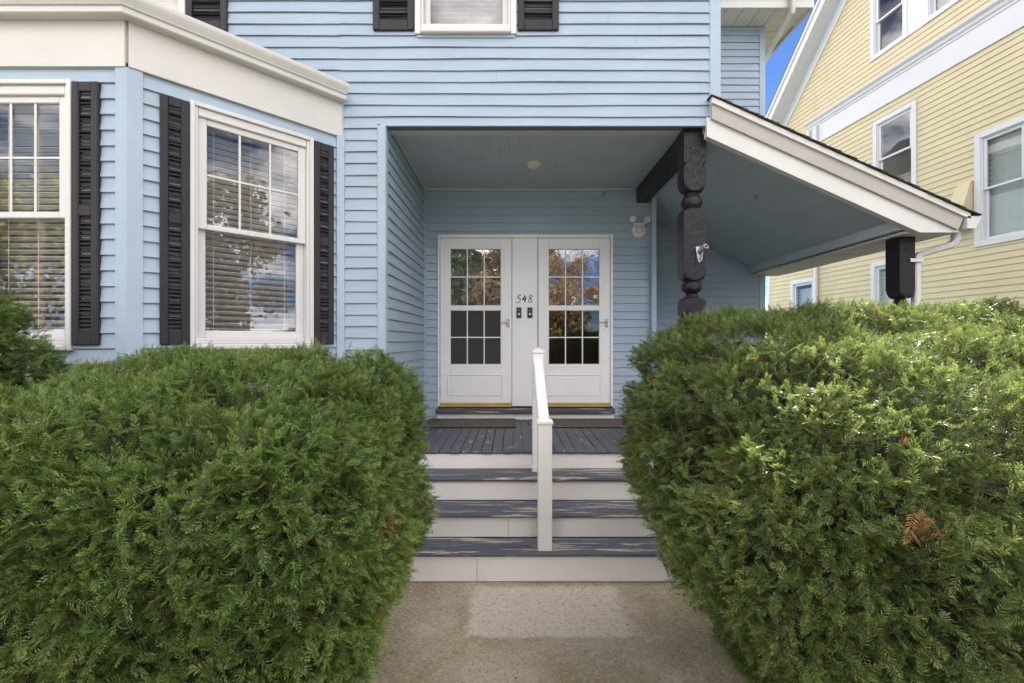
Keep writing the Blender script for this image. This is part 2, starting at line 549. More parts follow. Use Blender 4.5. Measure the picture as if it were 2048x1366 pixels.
def wall(part, board, F, s0, s1, z0, z1, openings, zref, e, m, span=None, wav=.0016, butt=.019, board_z0=None, hidden=None, joints=False):
    """sheathing with openings as the part, one lapped board per course as its sub-parts"""
    mb = MB()
    zs = sorted({z0, z1, *[min(max(o[k], z0), z1) for o in openings for k in (2, 3)]})
    for a, b in zip(zs, zs[1:]):
        if b - a < 1e-5: continue
        iv = [(s0, s1)]
        for o in openings:
            if o[2] < (a + b) / 2 < o[3]: iv = subtract(iv, o[0], o[1])
        if span:
            sp = span((a + b) / 2); iv = [(max(p, sp[0]), min(q, sp[1])) for p, q in iv]
        for p, q in iv:
            if q > p: mb.fbox(F, p, q, a, b, -.11, -.002)
    w = mb.obj(part, m_sheath, house if part not in YPARTS else yhouse)
    bz0 = board_z0 if board_z0 is not None else z0
    k = math.floor((bz0 - zref) / e)
    hb = MB()
    while True:
        a0 = zref + k * e; b0 = a0 + e; k += 1
        a, b = max(a0, bz0), min(b0, z1)
        if a >= z1 - .004: break
        if b - a < .012: continue
        iv = [(s0, s1)]
        cuts = []
        for o in openings:
            if o[2] < b and o[3] > a:
                iv = subtract(iv, o[0], o[1])
                if o[2] > a + .012: cuts.append((o[0], o[1], a, min(o[2], b)))
                if o[3] < b - .012: cuts.append((o[0], o[1], max(o[3], a), b))
        pieces = [(p, q, a, b) for p, q in iv] + cuts
        if joints:
            cut = []
            for p, q, c, d in pieces:
                if q - p > 1.6 and rnd.random() < .6:
                    j = rnd.uniform(p + .4, q - .4); cut += [(p, j, c, d), (j + .0012, q, c, d)]
                else: cut.append((p, q, c, d))
            pieces = cut
        if span:
            sp = span((a + b) / 2)
            pieces = [(max(p, sp[0]), min(q, sp[1]), c, d) for p, q, c, d in pieces]
        mb = MB()
        dz = rnd.uniform(-.0012, .0012)
        ph = rnd.uniform(0, 6)
        hid = hidden(F, a) if hidden else False
        for p, q, c, d in pieces:
            if q - p < .004: continue
            n = max(1, int((q - p) / .22)); rings = []
            prof_o = lambda z: butt - (z - a0) / e * (butt - .003)
            for i in range(n + 1):
                s_ = p + (q - p) * i / n
                wz = dz + wav * (math.sin(s_ * 2.1 + ph) + .6 * math.sin(s_ * 5.3 + ph * 2.1)) if c == a0 else 0
                wo = (.0008 if wav < .002 else .0016) * math.sin(s_ * 3.1 + ph * 1.7)
                cc = c + wz
                rings.append([F.p(s_, cc + .006, -.001), F.p(s_, cc, prof_o(c) - .004 + wo), F.p(s_, cc + .003, prof_o(c) + wo),
                              F.p(s_, d + .004, prof_o(d) + wo * .3), F.p(s_, d + .004, -.001)])
            (hb if hid else mb).loft(rings, cap=True)
            if mb.v: mb.obj(board, m, w, smooth=25); mb = MB()
    if hb.v: hb.obj(board + 's', m, w, smooth=25)['kind'] = 'stuff'
    return w
YPARTS = ('side_wall', )

# openings on the walls
W1 = (-3.56, -2.852, 1.60, 3.357)                     # bay front window (outer casing)
W2 = (.337, 1.212, 1.60, 3.357)                       # angled bay window
WU1 = (-3.726, -2.842, 4.336, 5.95)                   # upper windows
WU2 = (-.845, .039, 4.336, 5.95)
TOPF = 6.45
hid_front = lambda F, z: z > 4.75 or z < 1.35          # courses above the picture or behind the hedges: one joined part
w_f = wall('front_wall', 'siding_board', F_front, BJ[0], XR, .42, TOPF,
           [(XP - .055, XR + .01, 0, 3.556), WU2], 3.62, E, m_blue, joints=True, wav=.0028, hidden=hid_front)
w_f2 = wall('front_wall', 'siding_board', F_front, -6.2, BJ[0], 3.75, TOPF, [WU1, (-4.0, BJ[0], 0, 3.86)], 3.62, E, m_blue, hidden=hid_front)
w_s = wall('porch_side_wall', 'siding_board', F_side, YF, YB, DECK - .05, 3.61, [], 2.674, E, m_blue)
DOOR = (-.938, 1.274, .0, 3.012)
w_d = wall('door_wall', 'siding_board', F_door, XP, XR - .06, DECK - .05, 3.61, [DOOR], 2.953, E, m_blue)
w_w = wall('wing_wall', 'siding_board', F_wing, XR, XWR, .42, 6.18, [], 3.215, E, m_blue, hidden=lambda F, z: z < 1.5)
w_b = wall('bay_front_wall', 'siding_board', F_bay, BL[0], BC[0], .42, 3.47, [W1], 2.019, E, m_blue, hidden=hid_front)
w_a = wall('bay_side_wall', 'siding_board', F_ang, 0, ANG, .42, 3.47, [W2], 2.019, E, m_blue, hidden=hid_front)
# plain side walls that only a side step would show
MB().box(XR - .11, XR, YF, YB, 3.5, TOPF).obj('block_side_wall', m_blue, house)
MB().box(XR - .06, XR - .002, YB - .11, YW, DECK - .05, TOPF).obj('block_side_wall', m_blue, house)
MB().box(XWR - .1, XWR, YW + .001, 15, G, 6.18).obj('wing_side_wall', m_blue, house)
mb = MB(); mb.box(-6, XR - .1, YF + .02, YF + .2, G, .42); mb.prism([BL, BC, BJ, (BL[0], YF)], G, .42)
mb.obj('foundation', m_found, house)

# corner boards and trim
t1, t2 = Vector((1, 0)), F_ang.t
def corner_board(a, c, b, z0, z1, o=.022, m=None):
    """angle trim round plan corner c with wing ends a and b"""
    pts = [Vector(a), Vector(c), Vector(b)]
    MB().path(pts, [(-.004, z0), (o, z0), (o, z1), (-.004, z1)]).obj('corner_board', m or m_blue_trim, house)
bc = Vector(BC)
corner_board(bc - t1 * .066, bc, bc + t2 * .075, .42, 3.44)
bj = Vector(BJ)
MB().prism([tuple(bj - t2 * .045 + F_ang.n * .0), tuple(bj - t2 * .045 + F_ang.n * .026), (BJ[0] + .042, YF - .024), (BJ[0] + .042, YF)], .42, 3.45).obj('corner_trim', m_blue_trim, house)
MB().fbox(F_front, BJ[0] + .012, BJ[0] + .035, 3.45, 3.74, 0, .024, .003).obj('corner_trim', m_blue_trim, house)
# porch opening left corner board, right corner board of the block
MB().fbox(F_front, XP - .056, XP + .018, .55, 3.548, -.002, .024, .006).obj('corner_board', m_blue_trim, house)
MB().fbox(F_side, YF - .016, YF + .06, .55, 3.547, -.002, .0205, .005).obj('corner_board', m_blue_trim, house)
MB().fbox(F_front, XR - .076, XR + .02, 3.553, TOPF, -.002, .024, .006).obj('corner_board', m_blue_trim, house)
MB().fbox(F_front, XP - .03, XR + .004, 3.540, 3.560, -.005, .018, .003).obj('drip_trim', m_blue_trim, house)
MB().fbox(F_door, XR - .064, XR - .001, DECK, 3.61, -.09, .020, .004).obj('corner_board', m_blue_trim, house)
MB().fbox(F_wing, XWR - .065, XWR + .02, .42, 6.175, -.1, .022, .004).obj('corner_board', m_blue_trim, house)
MB().fbox(F_wing, XR + .001, XWR - .066, 6.13, 6.172, 0, .02, .003).obj('frieze_trim', m_blue_trim, house)
# inner porch corner trims and ceiling mouldings
MB().box(XP + .001, XP + .028, YB - .030, YB - .001, DECK, 3.585).obj('corner_trim', m_blue_trim, house)
MB().box(XP + .017, XP + .034, 4.41, YB - .031, 3.57, 3.592, .003).obj('ceiling_moulding', m_ceil_trim, house)
MB().box(XP + .035, 1.568, YB - .032, YB - .016, 3.568, 3.592, .003).obj('ceiling_moulding', m_ceil_trim, house)
# header underside and porch ceiling boards
MB().box(XP, 1.53, YF + .004, 4.385, 3.560, 3.64, .003).obj('porch_header', m_ceil_trim, house)
pc = MB().box(XP, XR - .1, 4.385, YB, 3.612, 3.64).obj('porch_ceiling', m_sheath, house)
nb = 27; wb = (1.57 - XP) / nb
for i in range(nb):
    MB().box(XP + i * wb + .0004, XP + (i + 1) * wb - .0004, 4.386, YB - .001, 3.593 + rnd.uniform(-.0004, .0004), 3.611, .0016).obj('ceiling_board', m_ceil, pc)

# porch beam and turned posts
MB().box(1.57, 1.711, 4.39, YB - .018, 3.409, 3.592, .004).obj('porch_beam', m_black, house)
def turned_post(x0, x1, y0, y1, prof, n=64):
    cx, cy, ax, ay = (x0 + x1) / 2, (y0 + y1) / 2, (x1 - x0) / 2, (y1 - y0) / 2
    mb = MB(); rings = []
    angs = sorted({2 * math.pi * k / n for k in range(n)} | {math.atan2(sy * ay, sx * ax) % (2 * math.pi) for sx in (1, -1) for sy in (1, -1)})
    for r, z in prof:
        ring = []
        for t in angs:
            c, s_ = math.cos(t), math.sin(t)
            rr = min(r, min(ax / max(abs(c), 1e-6), ay / max(abs(s_), 1e-6)))
            ring.append((cx + rr * c, cy + rr * s_, z))
        rings.append(ring)
    mb.loft(rings)
    return mb.obj('porch_post', m_black, house, smooth=28)
def arc(r0, z0, r1, z1, n=6, bulge=1):
    """quarter ellipse between two profile points"""
    out = []
    for i in range(n + 1):
        t = math.pi / 2 * i / n
        if bulge > 0: out.append((r1 + (r0 - r1) * math.cos(t), z0 + (z1 - z0) * math.sin(t)))
        else: out.append((r0 + (r1 - r0) * math.sin(t), z0 + (z1 - z0) * (1 - math.cos(t))))
    return out
prof = [(.2, 3.558), (.2, 3.262), (.2, 3.260), (.105, 3.238), (.2, 3.216), (.2, 3.16)]
prof += arc(.137, 3.155, .058, 2.995, 9)
prof += [(.058, 2.99), (.066, 2.978), (.064, 2.968)] + [(.068 + .026 * math.sin(math.pi * i / 8), 2.965 - .105 * i / 8) for i in range(9)]
prof += [(.066, 2.853)] + arc(.066, 2.85, .137, 2.765, 8, -1)[1:] + [(.2, 2.75), (.2, 2.34)]
prof += arc(.137, 2.335, .072, 2.205, 8) + [(.068, 2.20)]
prof += [(.068 + .026 * math.sin(math.pi * i / 8), 2.198 - .095 * i / 8) for i in range(9)]
prof += [(.058, 2.098), (.05, 2.085), (.06, 2.062), (.075, 2.05)] + arc(.08, 2.048, .137, 1.975, 6, -1)
prof += [(.2, 1.96), (.2, 1.905), (.105, 1.885), (.2, 1.865), (.2, 1.0), (.2, DECK)]
prof = prof[::-1]
turned_post(1.528, 1.723, 4.22, 4.385, prof)
prof2 = [(.2, 2.628), (.2, 2.13)] + arc(.100, 2.125, .045, 2.05, 7) + [(.045, 2.04), (.055, 2.03)] + \
        [(.05 + .02 * math.sin(math.pi * i / 8), 2.025 - .085 * i / 8) for i in range(9)] + [(.045, 1.93)] + arc(.05, 1.92, .1, 1.86, 6, -1) + [(.2, 1.85), (.2, DECK)]
turned_post(3.51, 3.65, 4.30, 4.464, prof2[::-1])

# lean-to roof over the right half of the porch
SL = .451
def zc(x): return 2.736 + (3.413 - x) * .449            # ceiling plane
def zt(x): return 3.772 - SL * (x - 1.73)               # shingle plane
Y0R, Y1R = 4.06, YW
def sloped(x0, x1, y0, y1, f, t, m, name, parent, b=.0):
    return MB().hexa([(x0, y0, f(x0) - t), (x1, y0, f(x1) - t), (x1, y1, f(x1) - t), (x0, y1, f(x0) - t),
                      (x0, y0, f(x0)), (x1, y0, f(x1)), (x1, y1, f(x1)), (x0, y1, f(x0))]).obj(name, m, parent)
lc = sloped(1.713, 3.413, 4.19, YW - .001, lambda x: zc(x) + .05, .02, m_sheath, 'lean_to_ceiling', house)
nb = 7; wb = (3.412 - 1.713) / nb
for i in range(nb):
    sloped(1.713 + i * wb + .001, 1.713 + (i + 1) * wb - .001, 4.19, YW - .002, lambda x: zc(x) + .014, .014 + rnd.uniform(-.001, .001), m_ceil, 'ceiling_board', lc)
# moulding where ceiling meets the wing wall
sloped(XR + .01, 3.40, YW - .034, YW - .018, lambda x: zc(x) - .004, .022, m_blue_trim, 'ceiling_moulding', house)
MB().box(3.413, 3.50, 4.19, YW - .024, 2.645, 2.80, .004).obj('eave_beam', m_ceil_trim, house)
so = MB().box(3.50, 3.885, 4.19, YW + .1, 2.632, 2.645).obj('eave_soffit', m_soffit, house)
ns = 30; ws = (YW + .1 - 4.19) / ns
for i in range(ns):
    MB().box(3.455, 3.884, 4.19 + i * ws + .007, 4.19 + (i + 1) * ws - .007, 2.612, 2.631, .003).obj('soffit_board', m_soffit, so)
roof = sloped(XR - .04, 3.90, Y0R + .09, Y1R, lambda x: zt(x) - .014, .09, m_sheath, 'porch_roof', house)
nsh = 17; slope_len = (3.955 - 1.70)
for i in range(nsh):
    xa = 1.70 + slope_len * i / nsh; xb = 1.70 + slope_len * (i + 1) / nsh + .05
    f = lambda x, a=xa: zt(x) - .013 + (x - a) / (slope_len / nsh) * .008
    dy = rnd.uniform(-.005, .005)
    y1 = Y1R if xb < XWR else Y1R + .1
    sloped(xa, xb, Y0R - .012 + dy, y1, f, .007, m_shingle, 'shingle_course', roof)
# rake: drip edge, greige fascia board, white frieze board
def rake(name, x0, x1, top0, h, y0, y1, m, end=None):
    """board following the roof slope: vertical offset of its top under the shingle plane, height h"""
    f = lambda x: zt(x) - top0
    cut = h / (1 / SL + SL) if end is None else end
    pts = [(x0, f(x0)), (x1, f(x1)), (x1 - cut, f(x1 - cut) - h), (x0, f(x0) - h)]
    if name == 'rake_frieze':
        zb = 2.606; xs = x0 + (f(x0) - h - zb) / SL
        pts = [(x0, f(x0)), (x1, f(x1)), (x1 + .012, zb), (xs, zb), (x0, f(x0) - h)]
    vs = [(x, y0, z) for x, z in pts] + [(x, y1, z) for x, z in pts]; n = len(pts)
    MB().add(vs, [tuple(range(n)), tuple(reversed(range(n, 2 * n)))] + [(i, n + i, n + (i + 1) % n, (i + 1) % n) for i in range(n)]).obj(name, m, house)
rake('drip_edge', 1.715, 3.93, .022, .048, Y0R + .008, Y0R + .06, m_white, 0)
rake('rake_board', 1.722, 3.90, .045, .150, Y0R + .03, Y0R + .055, m_greige)
rake('rake_frieze', 1.69, 3.865, .183, .170, Y0R + .056, Y0R + .12, m_white)
# gutter along the eave and its downspout
gp = [(3.90, 2.735), (3.90, 2.63), (3.975, 2.63), (3.985, 2.66), (4.008, 2.695), (4.022, 2.722), (4.022, 2.735), (4.012, 2.735), (4.0, 2.71), (3.975, 2.645), (3.91, 2.645), (3.91, 2.735)]
pg = MB().loft([[(x, y, z) for x, z in gp] for y in (Y0R + .01, Y1R + .05)]).obj('porch_gutter', m_gutter, house, smooth=30)
MB().add([(x, Y0R + .008, z) for x, z in gp[:7]] , [tuple(range(7))]).obj('gutter_cap', m_gutter, pg)
def rect_tube(name, pts, w, d, m, parent, updir=(0, 1, 0)):
    pts = [Vector(p) for p in pts]; rings = []; dd = Vector(updir)
    for i, p in enumerate(pts):
        t = (pts[min(i + 1, len(pts) - 1)] - pts[max(i - 1, 0)]).normalized()
        u = t.cross(dd).normalized()
        e = 0.012
        ring = []
        for a, b in ((-w + e, -d), (w - e, -d), (w, -d + e), (w, d - e), (w - e, d), (-w + e, d), (-w, d - e), (-w, -d + e)):
            ring.append(tuple(p + u * a + dd * b))
        rings.append(ring)
    return MB().loft(rings).obj(name, m, parent, smooth=35)
ds = rect_tube('downspout', [(3.925, 4.20, 2.66), (3.925, 4.20, 2.57), (3.915, 4.21, 2.535), (3.885, 4.22, 2.512), (3.79, 4.28, 2.478), (3.72, 4.33, 2.452), (3.700, 4.335, 2.435), (3.690, 4.34, 2.40), (3.690, 4.34, 2.2), (3.690, 4.34, G + .1)], .027, .035, m_gutter, pg)
MB().box(3.60, 3.722, 4.288, 4.296, 2.378, 2.412, .003).obj('downspout_strap', m_gutter, pg)

# porch floor
pf = MB().box(XP, 3.7, 4.30, YW - .11, DECK - .06, DECK - .028).obj('porch_floor', m_mull, house)
wbd = .0944; x = XP
while x < 3.65:
    dz = rnd.uniform(-.0015, .0015); yf = 4.25 + rnd.uniform(-.004, .004)
    mb = MB(); x1 = min(x + wbd - rnd.uniform(.004, .0075), 3.69)
    pr = [(DECK - .026, .008), (DECK - .018, 0), (DECK - .006, 0), (DECK, .009)]
    yb = YB - .004 if x < XR - .06 else YW - .12
    ring = lambda xx: [(xx, yf + o, z + dz) for z, o in pr] + [(xx, yb, DECK + dz), (xx, yb, DECK - .026 + dz)]
    mb.loft([ring(x), ring(x + .0025), ring(x1 - .0025), ring(x1)][0:4])
    mb.obj('floor_board', m_deck, pf)
    x += wbd
MB().box(XP, 3.65, 4.31, 4.33, G, DECK - .06).obj('porch_skirt', m_riser, house)

# door unit
fr = MB()
fr.fbox(F_door, -.938, -.912, .842, 3.010, -.03, .034, .004)
fr.fbox(F_door, 1.243, 1.274, .842, 3.010, -.03, .034, .004)
fr.fbox(F_door, -.911, 1.242, 2.968, 3.010, -.03, .034, .004)
fr.fbox(F_door, -.9, 1.24, .84, 3.0, -.14, -.10)
fr.obj('door_frame', m_door, house)
fm = MB(); fm.fbox(F_door, .002, .3235, .842, 2.967, -.06, .012, .003)
fm.obj('mid_panel', m_door, house)
MB().fbox(F_door, -.955, 1.29, .757, .818, -.08, .085, .012).obj('door_sill', m_tread, house)
MB().fbox(F_door, -.95, 1.285, DECK - .02, .756, -.08, .030, .002).obj('sill_riser', m_riser, house)
MB().fbox(F_door, -.911, 1.242, .8185, .8415, -.06, .010).obj('sill_gap', m_dark, house)

def storm_door(x0, x1, gx0, gx1, screen):
    z0, z1 = .842, 2.964
    mb = MB()                                                     # stiles and rails
    o0, o1 = -.012, .022
    mb.fbox(F_door, x0, gx0, z0, z1, o0, o1, .004)
    mb.fbox(F_door, gx1, x1, z0, z1, o0, o1, .004)
    mb.fbox(F_door, gx0 + .0005, gx1 - .0005, 2.832, z1, o0, o1 - .0006, .003)
    mb.fbox(F_door, gx0 + .0005, gx1 - .0005, z0, 1.37, o0, o1 - .0006, .003)
    mb.fbox(F_door, gx0 + .0005, gx1 - .0005, 2.055, 2.112, o0, o1 - .0006, .004)
    d = mb.obj('storm_door', m_door, house)
    MB().fbox(F_door, gx0 - .055, gx1 + .055, 2.862, 2.868, o1 - .001, o1 + .004, .001).obj('moulding', m_door, d)
    for a in (gx0 - .055, gx1 + .049):
        MB().fbox(F_door, a, a + .006, 1.34, 2.861, o1 - .001, o1 + .004, .001).obj('moulding', m_door, d)
    MB().fbox(F_door, gx0 - .055, gx1 + .055, 1.333, 1.339, o1 - .001, o1 + .004, .001).obj('moulding', m_door, d)
    # raised kick panel
    pm = MB()
    pa, pb, pz0, pz1 = gx0 - .035, gx1 + .02, .975, 1.24
    for a, b, c, e in ((pa, pb, pz1 - .010, pz1), (pa, pb, pz0, pz0 + .010), (pa, pa + .010, pz0 + .0105, pz1 - .0105), (pb - .010, pb, pz0 + .0105, pz1 - .0105)):
        pm.fbox(F_door, a, b, c, e, o1 - .001, o1 + .010, .004)
    pm.fbox(F_door, pa + .03, pb - .03, pz0 + .03, pz1 - .03, o1 - .001, o1 + .003, .003)
    pm.obj('kick_panel', m_door, d)
    MB().fbox(F_door, x0 + .002, x1 - .002, .834, .888, o1 + .001, o1 + .012, .003).obj('door_sweep', m_brass, d)
    w = (gx1 - gx0) / 3
    up = [(2.112, 2.474), (2.478, 2.832)]; lo = [(1.37, 1.712), (1.712, 2.055)]
    for i in range(3):
        for za, zb in up:
            MB().fbox(F_door, gx0 + w * i, gx0 + w * (i + 1), za, zb, -.002, .001).obj('pane', m_glass_door, d)
        for za, zb in lo:
            MB().fbox(F_door, gx0 + w * i, gx0 + w * (i + 1), za, zb, -.002, .001).obj('screen' if screen else 'pane', m_screen if screen else m_glass_low, d)
    b = .0075
    for i in (1, 2):
        xm = gx0 + w * i
        MB().fbox(F_door, xm - b, xm + b, 2.112, 2.832, .0015, .014, .003).obj('muntin', m_door, d)
        MB().fbox(F_door, xm - b, xm + b, 1.37, 2.055, .0015, .014, .003).obj('muntin', m_door, d)
    MB().fbox(F_door, gx0, gx1, 2.468, 2.483, .0015, .0125, .003).obj('muntin', m_door, d)
    MB().fbox(F_door, gx0, gx1, 1.704, 1.719, .0015, .0125, .003).obj('muntin', m_door, d)
    rim = MB()
    for za, zb in ((2.112, 2.832), (1.37, 2.055)):
        for a, bb, c, e in ((gx0, gx1, zb - .006, zb), (gx0, gx1, za, za + .006), (gx0, gx0 + .006, za, zb), (gx1 - .006, gx1, za, zb)):
            rim.fbox(F_door, a, bb, c, e, .002, .0165, .001)
    rim.obj('glazing_bead', m_white, d)
    # lever handle
    hx, hz = x1 - .045, 1.895
    hm = MB(); hm.fbox(F_door, hx - .017, hx + .017, hz - .058, hz + .052, o1, o1 + .012, .006)
    hm.tube([F_door.p(hx, hz + .012, o1 + .010), F_door.p(hx, hz + .012, o1 + .045)], .009, 10)
    hm.tube([F_door.p(hx + .006, hz + .012, o1 + .043), F_door.p(hx - .03, hz + .010, o1 + .047), F_door.p(hx - .07, hz + .006, o1 + .05), F_door.p(hx - .095, hz + .008, o1 + .044)], [.009, .008, .007, .008], 10)
    hm.tube([F_door.p(hx, hz - .030, o1 + .010), F_door.p(hx, hz - .030, o1 + .022)], .010, 12)
    hm.obj('handle', m_steel, d, smooth=40)
    for za, zb in ((2.79, 2.55), (2.52, 1.62), (1.57, 1.20), (1.13, .98)):
        MB().fbox(F_door, x0 + .001, x0 + .006, zb, za, o1 - .002, o1 + .008, .002).obj('hinge', m_sash_grey, d)
    # main door behind
    MB().fbox(F_door, x0 + .01, x1 - .01, z0, z1 - .01, -.095, -.06, .004).obj('inner_door', m_inner, d)
    for k in (0, 1):
        xx = gx0 + .05 + k * .31
        MB().fbox(F_door, xx, xx + .26, 1.35, 2.72, -.0595, -.055, .003).obj('inner_panel', m_inner, d)
    return d
d1 = storm_door(-.9075, -.0045, -.779, -.139, True)
d2 = storm_door(.330, 1.237, .462, 1.106, False)
# small white numerals stuck on the door glass
def strokes(mb, F, sts, s0, z0, h, r, o, slant=.22, flat=.5):
    for st in sts:
        mb.tube([F.p(s0 + (a + slant * b) * h, z0 + b * h, o) for a, b in st], r, 8, flat=flat)
def smoothp(pts, n=5):
    out = []
    P = [pts[0]] + pts + [pts[-1]]
    for i in range(1, len(P) - 2):
        for k in range(n):
            t = k / n
            q = []
            for d_ in (0, 1):
                a, b, c, e = P[i - 1][d_], P[i][d_], P[i + 1][d_], P[i + 2][d_]
                q.append(.5 * (2 * b + (c - a) * t + (2 * a - 5 * b + 4 * c - e) * t * t + (3 * b - a - 3 * c + e) * t ** 3))
            out.append(tuple(q))
    out.append(pts[-1])
    return out
D1 = [[(.12, .8), (.3, 1.0), (.3, 0)], [(.1, 0), (.5, 0)]]
D2 = [smoothp([(.05, .78), (.15, .97), (.4, .97), (.5, .75), (.35, .45), (.03, .02)]), [(.03, .02), (.55, .02)]]
mb = MB(); strokes(mb, F_door, D1, -.472, 2.118, .10, .0075, .004, 0, .3); mb.obj('numeral', m_numeral, d1)
mb = MB(); strokes(mb, F_door, D2, .748, 2.122, .10, .007, .004, 0, .3); mb.obj('numeral', m_numeral, d2)
# closer arm and sticker seen through the right-hand door glass
MB().tube([F_door.p(.98, 2.34, -.03), F_door.p(1.09, 2.338, -.03)], .011, 8).obj('closer_arm', m_steel, d2)
MB().fbox(F_door, 1.035, 1.08, 2.205, 2.25, -.004, -.0025).obj('sticker', m_numeral, d2)

# house number 548
num = thing('house_number', 'black script house number 548 on the white panel between the doors', 'house number', F_door.p(.15, 2.15, .012))
D5 = [smoothp([(.48, 1.0), (.18, .96), (.08, .58), (.3, .62), (.47, .42), (.42, .14), (.2, .0), (-.05, .06)])]
D4 = [smoothp([(.26, .98), (.16, .7), (-.02, .42), (.2, .42), (.48, .50)]), smoothp([(.46, .78), (.38, .4), (.30, 0)])]
D8 = [smoothp([(.3, .55), (.06, .75), (.18, .99), (.42, .96), (.44, .74), (.3, .55), (.04, .3), (.06, .05), (.3, 0), (.47, .2), (.4, .42), (.3, .55)])]
for sts, s0 in ((D5, .060), (D4, .131), (D8, .205)):
    mb = MB(); strokes(mb, F_door, sts, s0, 2.155, .090, .0080, .014, .10, .5)
    mb.obj('digit', m_digit, num, smooth=40)
for s0, lab in ((.057, 'bronze doorbell nearer the left storm door'), (.196, 'bronze doorbell nearer the right storm door')):
    b = thing('doorbell', lab, 'doorbell', F_door.p(s0 + .032, 1.957, .012), 'doorbells between the doors')
    MB().fbox(F_door, s0, s0 + .062, 1.957, 2.09, .0125, .034, .005).obj('housing', m_dark, b)
    MB().fbox(F_door, s0 + .012, s0 + .05, 2.04, 2.072, .0341, .036, .001).obj('camera_plate', m_brown, b)
    ring = MB(); c = F_door.p(s0 + .031, 2.006, .034)
    ring.lathe(c, (0, -1, 0), [(.0150, 0), (.0150, .002), (.0125, .002)], 20)
    ring.obj('button', m_sash_grey, b, smooth=30)
for x0, x1, lab in ((-1.0, .02, 'dark rubber doormat in front of the left storm door'), (.42, 1.36, 'dark rubber doormat in front of the right storm door, partly behind the handrail')):
    dm = thing('doormat', lab, 'doormat', ((x0 + x1) / 2, 5.7, DECK), 'doormats on the porch')
    MB().box(x0, x1, 5.40, 5.95, DECK + .002, DECK + .010, .004).obj('pad', m_mat, dm)
    bm_ = MB()
    bm_.box(x0, x1, 5.37, 5.398, DECK + .002, DECK + .013, .004); bm_.box(x0, x1, 5.952, 5.98, DECK + .002, DECK + .013, .004)
    bm_.box(x0 - .028, x0 - .001, 5.37, 5.98, DECK + .002, DECK + .013, .004); bm_.box(x1 + .001, x1 + .028, 5.37, 5.98, DECK + .002, DECK + .013, .004)
    bm_.obj('border', m_dark, dm)

# ------------------------------------------------------------------ windows
def window(par, F, s0, s1, z0, z1, grid=(3, 2), lip=.030, stile=.060, rec=.055, mat=None, gl=None, mid=None, sill=True, room=True, head=.05):
    mat = mat or m_vinylwin; gl = gl or m_glass
    mb = MB()
    a, b, c, e = s0 + lip, s1 - lip, z0 + (.085 if sill else lip), z1 - lip
    # outer lip
    mb.fbox(F, s0, a, z0, z1, -.02, .034, .004); mb.fbox(F, b, s1, z0, z1, -.02, .034, .004)
    mb.fbox(F, a + .0005, b - .0005, e, z1, -.02, .034, .004)
    # jamb
    j = .022
    mb.fbox(F, a, a + j, c, e, -.11, .018, .003); mb.fbox(F, b - j, b, c, e, -.11, .018, .003)
    mb.fbox(F, a + j + .0005, b - j - .0005, e - head, e, -.11, .014, .006)
    w = mb.obj('window', mat, par)
    if sill:
        sm = MB(); sm.fbox(F, a + .0005, b - .0005, z0 + .0, c - .045, -.10, .060, .008); sm.fbox(F, a + .0005, b - .0005, c - .044, c, -.10, .030, .005)
        sm.obj('sill', mat, w)
    else:
        MB().fbox(F, a + .0005, b - .0005, z0, c, -.10, .034, .004).obj('sill', mat, w)
    ia, ib, ic, ie = a + j, b - j, c, e - head
    zm = mid if mid is not None else (ic + ie) / 2
    def sash(name, za, zb, o0, o1, bot, top):
        sm = MB()
        sm.fbox(F, ia, ia + stile, za, zb, o0, o1, .005); sm.fbox(F, ib - stile, ib, za, zb, o0, o1, .005)
        sm.fbox(F, ia + stile - .0005, ib - stile + .0005, za, za + bot, o0, o1 - .0008, .005)
        sm.fbox(F, ia + stile - .0005, ib - stile + .0005, zb - top, zb, o0, o1 - .0008, .005)
        sm.obj(name, mat, w)
        return ia + stile, ib - stile, za + bot, zb - top
    u = sash('upper_sash', zm - .022, ie, -.040, -.006, .040, .045)
    MB().fbox(F, u[0] - .01, u[1] + .01, u[2] - .01, u[3] + .01, -.026, -.022).obj('pane', gl, w)
    l = sash('lower_sash', ic, zm + .02, -.078, -.044, .055, .036)
    MB().fbox(F, l[0] - .01, l[1] + .01, l[2] - .01, l[3] + .01, -.064, -.060).obj('pane', gl, w)
    if grid:
        nx, nz = grid
        for i in range(1, nx):
            x = u[0] + (u[1] - u[0]) * i / nx
            MB().fbox(F, x - .008, x + .008, u[2], u[3], -.0215, -.012, .003).obj('muntin', mat, w)
        for i in range(1, nz):
            z = u[2] + (u[3] - u[2]) * i / nz
            MB().fbox(F, u[0], u[1], z - .008, z + .008, -.0215, -.0135, .003).obj('muntin', mat, w)
    if room:
        q = MB(); D = -1.2
        P = [F.p(s_, z, o) for s_, z, o in ((a - .1, z0 - .1, -.112), (b + .1, z0 - .1, -.112), (b + .1, z1 + .1, -.112), (a - .1, z1 + .1, -.112),
                                          (a - .3, z0 - .4, D), (b + .3, z0 - .4, D), (b + .3, z1 + .3, D), (a - .3, z1 + .3, D))]
        q.add(P, [(0, 1, 5, 4), (1, 2, 6, 5), (2, 3, 7, 6), (3, 0, 4, 7), (4, 5, 6, 7)])
        q.obj('room', m_room, w)
    return w, (ia, ib, ic, ie)

